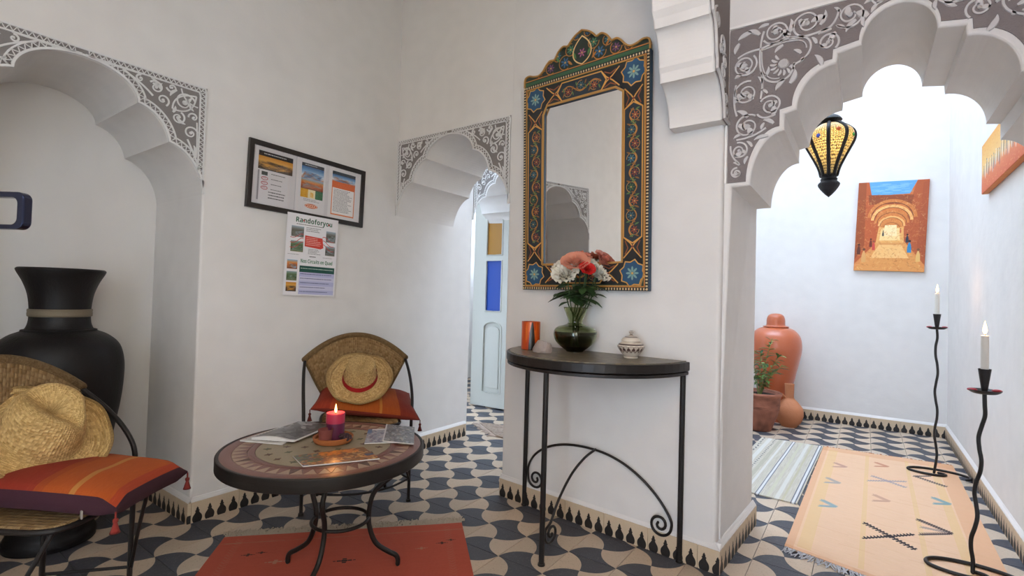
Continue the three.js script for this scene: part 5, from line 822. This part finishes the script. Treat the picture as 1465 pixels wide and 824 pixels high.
// ---------------------------------------------------------------- candlesticks
function candlestick(label, x, z, h, seed, lean, candleLabel) {
  const o = thing('candlestick', label, 'candlestick', [x, 0.0085, z], 0, 'wavy iron floor candlesticks'), pts = [], r = rng(seed);
  for (let k = 0; k <= 16; k++) { const t = k / 16; pts.push([lean * t + 0.006 * Math.sin(t * 22 + seed) * (t < 0.95 ? 1 : 0), 0.008 + (h - 0.015) * t, 0.006 * Math.cos(t * 19 + seed) * (t < 0.95 ? 1 : 0)]); }
  mesh('stem', tube(pts, 0.0068, 120, 9), iron, o);
  const foot = []; for (let k = 0; k <= 40; k++) { const t = k / 40, a = -0.6 + t * 7.6, q = 0.015 + 0.09 * Math.min(1, t * 2.2); foot.push([q * Math.cos(a) * 1.25 + (t > 0.6 ? (t - 0.6) * 0.09 : 0), 0.0075, q * Math.sin(a) * 0.75]); }
  mesh('coiled_foot', tube(foot, 0.007, 120, 9), iron, o);
  mesh('drip_tray', (() => { const g = smoothLathe([[0.008, 0], [0.03, -0.002], [0.043, 0.004], [0.049, 0.011], [0.046, 0.012], [0.03, 0.003], [0.008, 0.004]], 28, 30); g.translate(lean, h - 0.008, 0); return g; })(), iron, o);
  const tray = o.children[o.children.length - 1], redWax = mat(lin(0.4, 0.015, 0.03), 0.4);
  for (const g of [ball(0.012, lean - 0.036, h + 0.003, 0.008, 1.3, 0.5, 1, 10), ball(0.013, lean + 0.036, h + 0.003, -0.008, 1.2, 0.5, 1, 10), ball(0.008, lean + 0.012, h + 0.0, 0.035, 1.4, 0.5, 0.8, 10)]) mesh('wax_drip', g, redWax, tray).userData.label = 'red wax drip';
  mesh('socket', (() => { const g = lathe([[0.006, -0.006], [0.009, 0.0], [0.0195, 0.083], [0.0175, 0.083], [0.009, 0.04], [0.001, 0.04]], 24); g.translate(lean, h, 0); return g; })(), iron, o);
  const c = thing('taper_candle', candleLabel, 'candle', [x + lean, h + 0.0495, z], 0, 'burning white taper candles');
  mesh('wax', lathe([[0.001, 0], [0.009, 0.0], [0.0122, 0.045], [0.0118, 0.165], [0.0105, 0.168], [0.001, 0.164]], 20), mat(lin(0.72, 0.69, 0.62), 0.5, { transmission: 0.15, thickness: 0 }), c);
  mesh('wick', rod([0, 0.163, 0], [0.001, 0.176, 0], 0.001), wick, c);
  const f = flame(1.3); f.translate(0, 0.173, 0); mesh('flame', f, flameMat, c); glow(c, 0, 0.198, 0, 0.025);
}
candlestick('wavy iron candlestick with red wax on its tray at the kilim front', 1.289, -0.79, 0.692, 1, 0.034, 'white taper burning on the shorter candlestick with red wax');
candlestick('taller wavy iron candlestick at the end of the kilim by the tiled corner', 1.312, -2.2, 0.885, 5, 0.001, 'white taper burning on the taller candlestick near the corner');

// ---------------------------------------------------------------- terracotta group
{
  const o = thing('lidded_jar', 'large glossy orange terracotta jar with domed lid', 'jar', [0.315, 0, -3.16]);
  const red = mat(lin(0.5, 0.12, 0.045), 0.35, { clearcoat: 0.5, clearcoatRoughness: 0.25, bumpMap: retex(bumpFine, 2, 2), bumpScale: 0.001 });
  mesh('body', smoothLathe([[0.001, 0], [0.105, 0.0], [0.11, 0.01], [0.108, 0.06], [0.12, 0.2], [0.16, 0.4], [0.195, 0.56], [0.205, 0.65], [0.19, 0.735], [0.145, 0.79], [0.095, 0.81], [0.08, 0.82]], 56, 80), red, o);
  mesh('lid', smoothLathe([[0.085, 0.81], [0.1, 0.813], [0.102, 0.819], [0.078, 0.826], [0.074, 0.84], [0.072, 0.88], [0.06, 0.912], [0.035, 0.928], [0.001, 0.932]], 48, 50), red, o);
  const j = thing('clay_jug', 'small round terracotta jug with narrow neck on the floor', 'jug', [0.447, 0, -2.985]);
  const c2 = clay(0.5, 0.19, 0.085, 3);
  mesh('body', smoothLathe([[0.001, 0], [0.055, 0], [0.062, 0.008], [0.09, 0.045], [0.106, 0.1], [0.098, 0.155], [0.066, 0.2], [0.04, 0.228], [0.034, 0.25], [0.035, 0.33], [0.037, 0.348], [0.034, 0.35], [0.029, 0.33], [0.027, 0.25]], 48, 80), c2, j);
  mesh('handle', tube([[-0.03, 0.24, 0.02], [-0.06, 0.262, 0.04], [-0.085, 0.24, 0.055], [-0.085, 0.19, 0.05], [-0.07, 0.165, 0.045]], 0.011, 30), c2, j);
  const p = thing('plant_pot', 'weathered terracotta pot with moulded rings holding the leafy plant', 'pot', [0.262, 0, -2.7]);
  const c3 = mat(lin(0.42, 0.17, 0.11), 0.85, { map: dataTex(128, (u, v) => { const n = 0.85 + 0.25 * tileNoise(u, v, 6, 3) + 0.2 * tileNoise(u, v, 20, 5); return [n, n * 0.97, n * 0.95]; }, true), bumpMap: retex(bumpFine, 3, 2), bumpScale: 0.003 });
  mesh('pot_wall', lathe([[0.001, 0], [0.09, 0], [0.094, 0.006], [0.112, 0.06], [0.134, 0.12], [0.146, 0.17], [0.15, 0.175], [0.148, 0.183], [0.15, 0.2], [0.153, 0.205], [0.151, 0.213], [0.152, 0.25], [0.158, 0.272], [0.166, 0.285], [0.166, 0.3], [0.158, 0.306], [0.146, 0.3], [0.14, 0.27], [0.001, 0.268]], 56), c3, p);
  mesh('soil', cyl(0.139, 0.139, 0.01, 0, 0.273, 0, 40), mat(lin(0.03, 0.02, 0.015), 1, { bumpMap: retex(bumpFine, 6, 6), bumpScale: 0.01 }), p);
  const pl = thing('leafy_plant', 'young leafy green plant growing in the weathered pot', 'plant', [0.262, 0.278, -2.7]), r = rng(123);
  const stemG = mat(lin(0.2, 0.26, 0.08), 0.7), lm = [[0.06, 0.16, 0.03], [0.12, 0.26, 0.05], [0.2, 0.32, 0.08], [0.05, 0.13, 0.05]].map(([a, b, c]) => mat(lin(a, b, c), 0.5, { transmission: 0.2, thickness: 0 }));
  const leafG = (() => { const g = grid(2, 6, (u, v) => { const w = 0.011 * Math.sin(Math.PI * Math.min(1, 0.05 + v * 0.95)), x = (u - 0.5) * 2 * w; return [x, Math.abs(x) * 0.4 - 0.012 * v * v, v * 0.062]; }); return flat(g); })();
  const tips = [[0.09, 0.46, 0.03], [0.14, 0.33, -0.02], [0.02, 0.36, 0.08], [-0.06, 0.34, 0.05], [0.17, 0.26, 0.07], [-0.1, 0.25, -0.04], [0.04, 0.22, -0.09], [0.03, 0.16, 0.11], [0.1, 0.19, 0.09]];
  tips.forEach(([x, y, z]) => {
    const P = [[x * 0.08, 0, z * 0.08], [x * 0.3, y * 0.4, z * 0.35], [x * 0.7, y * 0.75, z * 0.7], [x, y, z]], c = new THREE.CatmullRomCurve3(P.map((q) => V(...q)));
    const stemM = mesh('stem', tube(P, 0.0028, 20, 6), stemG, pl);
    const n = Math.round(10 + y * 30);
    for (let k = 0; k < n; k++) { const t = 0.25 + 0.75 * k / n, q = c.getPoint(t), m = mesh('leaf', leafG, lm[(r() * 4) | 0], stemM), s = 0.75 + r() * 0.55; m.position.copy(q); m.rotation.set(-0.6 + r() * 0.9 - t * 0.3, r() * 6.283, 0, 'YXZ'); m.scale.set(s, s, s); }
  });
}

// ---------------------------------------------------------------- hanging lantern
{
  const o = thing('hanging_lantern', 'lit Moroccan lantern of dark metal ribs and amber mosaic glass', 'lantern', [0.803, 1.53, -1.05]);
  const metal = mat(lin(0.02, 0.02, 0.024), 0.4, { metalness: 0.5, bumpMap: retex(bumpFine, 8, 8), bumpScale: 0.003 });
  const prof = [[0.03, 0.105], [0.042, 0.15], [0.07, 0.21], [0.094, 0.26], [0.1, 0.29], [0.09, 0.318], [0.06, 0.342], [0.042, 0.352]], cv = new THREE.SplineCurve(prof.map(([r, y]) => new THREE.Vector2(r, y)));
  const mosaic = canvas(256, 256, (c, w, h) => { const r = rng(33); c.fillStyle = '#3a2c12'; c.fillRect(0, 0, w, h); for (let k = 0; k < 900; k++) { c.fillStyle = ['#f0e0a8', '#e0c878', '#fff4d0', '#c8b070', '#a89050'][k % 5]; c.beginPath(); c.arc((k % 30) * 8.6 + r() * 4, ((k / 30) | 0) * 8.6 + r() * 4, 2.6 + r() * 1.2, 0, 7); c.fill(); } });
  for (let k = 0; k < 8; k++) {
    const a0 = k / 8 * 6.283, aw = 6.283 / 8;
    const panel = mesh('glass_panel', grid(5, 16, (u, v) => { const p = cv.getPoint(v), a = a0 + aw * (0.1 + 0.8 * u), q = p.x * (1 + 0.06 * Math.sin(Math.PI * u)); return [q * Math.cos(a), p.y, q * Math.sin(a)]; }), mat(lin(0.95, 0.9, 0.78), 0.6, { map: mosaic, transmission: 0.4, thickness: 0 }), o); panel.userData.label = 'amber beaded glass panel';
    mesh('rib', tube(Array.from({ length: 10 }, (_, i) => { const p = cv.getPoint(i / 9); return [(p.x + 0.002) * Math.cos(a0), p.y, (p.x + 0.002) * Math.sin(a0)]; }), 0.0085, 30, 7), metal, o);
    const p = cv.getPoint(0.56), a = a0 + aw / 2, gem = ball(0.0095, 0, 0, 0, 1, 1, 0.5, 10); gem.lookAt(V(Math.cos(a), 0.1, Math.sin(a))); gem.translate(p.x * 1.05 * Math.cos(a), p.y + (k % 2 ? 0.012 : -0.008), p.x * 1.05 * Math.sin(a));
    mesh('glass_gem', gem, mat([lin(0.05, 0.3, 0.05), lin(0.6, 0.12, 0.03), lin(0.03, 0.06, 0.4), lin(0.6, 0.45, 0.03)][k % 4], 0.2), panel);
  }
  mesh('collar', lathe([[0.026, 0.075], [0.034, 0.08], [0.036, 0.088], [0.03, 0.094], [0.036, 0.1], [0.034, 0.11], [0.026, 0.112]], 24), metal, o);
  mesh('bottom_finial', smoothLathe([[0.03, 0.08], [0.042, 0.07], [0.046, 0.06], [0.036, 0.04], [0.016, 0.015], [0.004, 0.004], [0.0005, 0]], 20, 40), metal, o);
  mesh('cap', smoothLathe([[0.044, 0.346], [0.047, 0.35], [0.03, 0.357], [0.028, 0.362], [0.05, 0.37], [0.051, 0.375], [0.038, 0.39], [0.018, 0.402], [0.01, 0.412], [0.006, 0.424]], 24, 60), metal, o);
  const links = []; for (let k = 0; k < 99; k++) { const t = new THREE.TorusGeometry(0.008, 0.0014, 5, 10); t.scale(0.7, 1.5, 1); if (k % 2) t.rotateY(Math.PI / 2); t.translate(0, 0.42 + k * 0.0238, 0); links.push(t); }
  mesh('chain', links, metal, o).userData.kind = 'stuff';
  mesh('ceiling_hook', merge(rod([0, 2.76, 0], [0, H - 1.612, 0], 0.004), cyl(0.02, 0.02, 0.004, 0, H - 1.613, 0, 16)), metal, o);
  mesh('bulb', ball(0.02, 0, 0.285, 0, 1, 1.2, 1, 16), new THREE.MeshPhysicalMaterial({ color: lin(0, 0, 0), emissive: lin(1, 0.85, 0.6), emissiveIntensity: 6 }), o);
  const l = new THREE.PointLight(0xffecc8, 0.45, 0, 2); l.position.set(0, 0.285, 0); l.castShadow = true; l.shadow.radius = 0.8; l.name = 'lantern_light'; o.add(l);
}

// ---------------------------------------------------------------- dark loop handle that reaches into the view, on its slim post
{
  const o = thing('loop_handle_stand', 'polished dark loop handle on a slim metal post in front of the niche', 'stand', [-0.218, 0, 1.657], 0.614);
  const steel = mat(lin(0.03, 0.035, 0.07), 0.18, { metalness: 0.7 });
  mesh('post', merge(cyl(0.009, 0.009, 1.16, -0.012, 0.585, 0, 16), ball(0.012, -0.012, 1.17, 0, 1, 1, 1, 12)), steel, o);
  mesh('foot_plate', lathe([[0.001, 0.012], [0.06, 0.008], [0.066, 0.004], [0.066, 0.0005], [0.001, 0.0005]].reverse(), 32), steel, o).position.x = -0.012;
  const L = 0.1205, y0 = 1.085, y1 = 1.143, w = 0.015, outer = roundRect(-0.012, y0, L, y1, 0.012), inner = roundRect(-0.003, y0 + 0.007, L - 0.011, y1 - 0.0085, 0.01);
  const g = extrude(outer, w, { holes: [inner.slice().reverse()], bevel: 0.0018 }); g.translate(0, 0, -w / 2);
  mesh('loop_handle', g, steel, o).userData.label = 'polished dark chrome loop';
}

// ---------------------------------------------------------------- warm ceiling lamp behind the viewpoint
{
  const o = thing('ceiling_lamp', 'round warm ceiling lamp over the archway bay', 'lamp', [0.95, 3.1, 2.3]);
  mesh('rose_plate', cyl(0.13, 0.13, 0.02, 0, -0.01, 0, 32), mat(lin(0.5, 0.4, 0.25), 0.4, { metalness: 0.6 }), o);
  mesh('glass_bowl', (() => { const g = smoothLathe([[0.14, -0.02], [0.14, -0.05], [0.1, -0.09], [0.001, -0.105]], 32, 30); return g; })(), new THREE.MeshPhysicalMaterial({ color: lin(0.8, 0.7, 0.5), emissive: lin(1, 0.72, 0.42), emissiveIntensity: 2, roughness: 0.5 }), o);
  const l = new THREE.PointLight(0xffb880, 1.3, 0, 2); l.position.set(0, -0.16, 0); l.castShadow = true; l.shadow.radius = 4; l.name = 'ceiling_lamp_light'; o.add(l);
}

// ---------------------------------------------------------------- cream curtain over the side window behind the viewpoint
{
  const o = thing('window_curtain', 'cream linen curtain drawn across the side window', 'curtain', [1.462, 0, 2.4]);
  const fold = (u, v) => [0.016 * Math.sin(u * 62) * (0.5 + 0.5 * v), 0.5 + v * 2.35, (u - 0.5) * 1.55];
  mesh('curtain_cloth', grid(120, 6, fold), mat(lin(0.97, 0.79, 0.58), 1, { transmission: 0.8, thickness: 0 }), o);
  mesh('curtain_rod', rod([0, 2.87, -0.82], [0, 2.87, 0.8], 0.011), iron, o);
}

renderer.render(scene, camera);
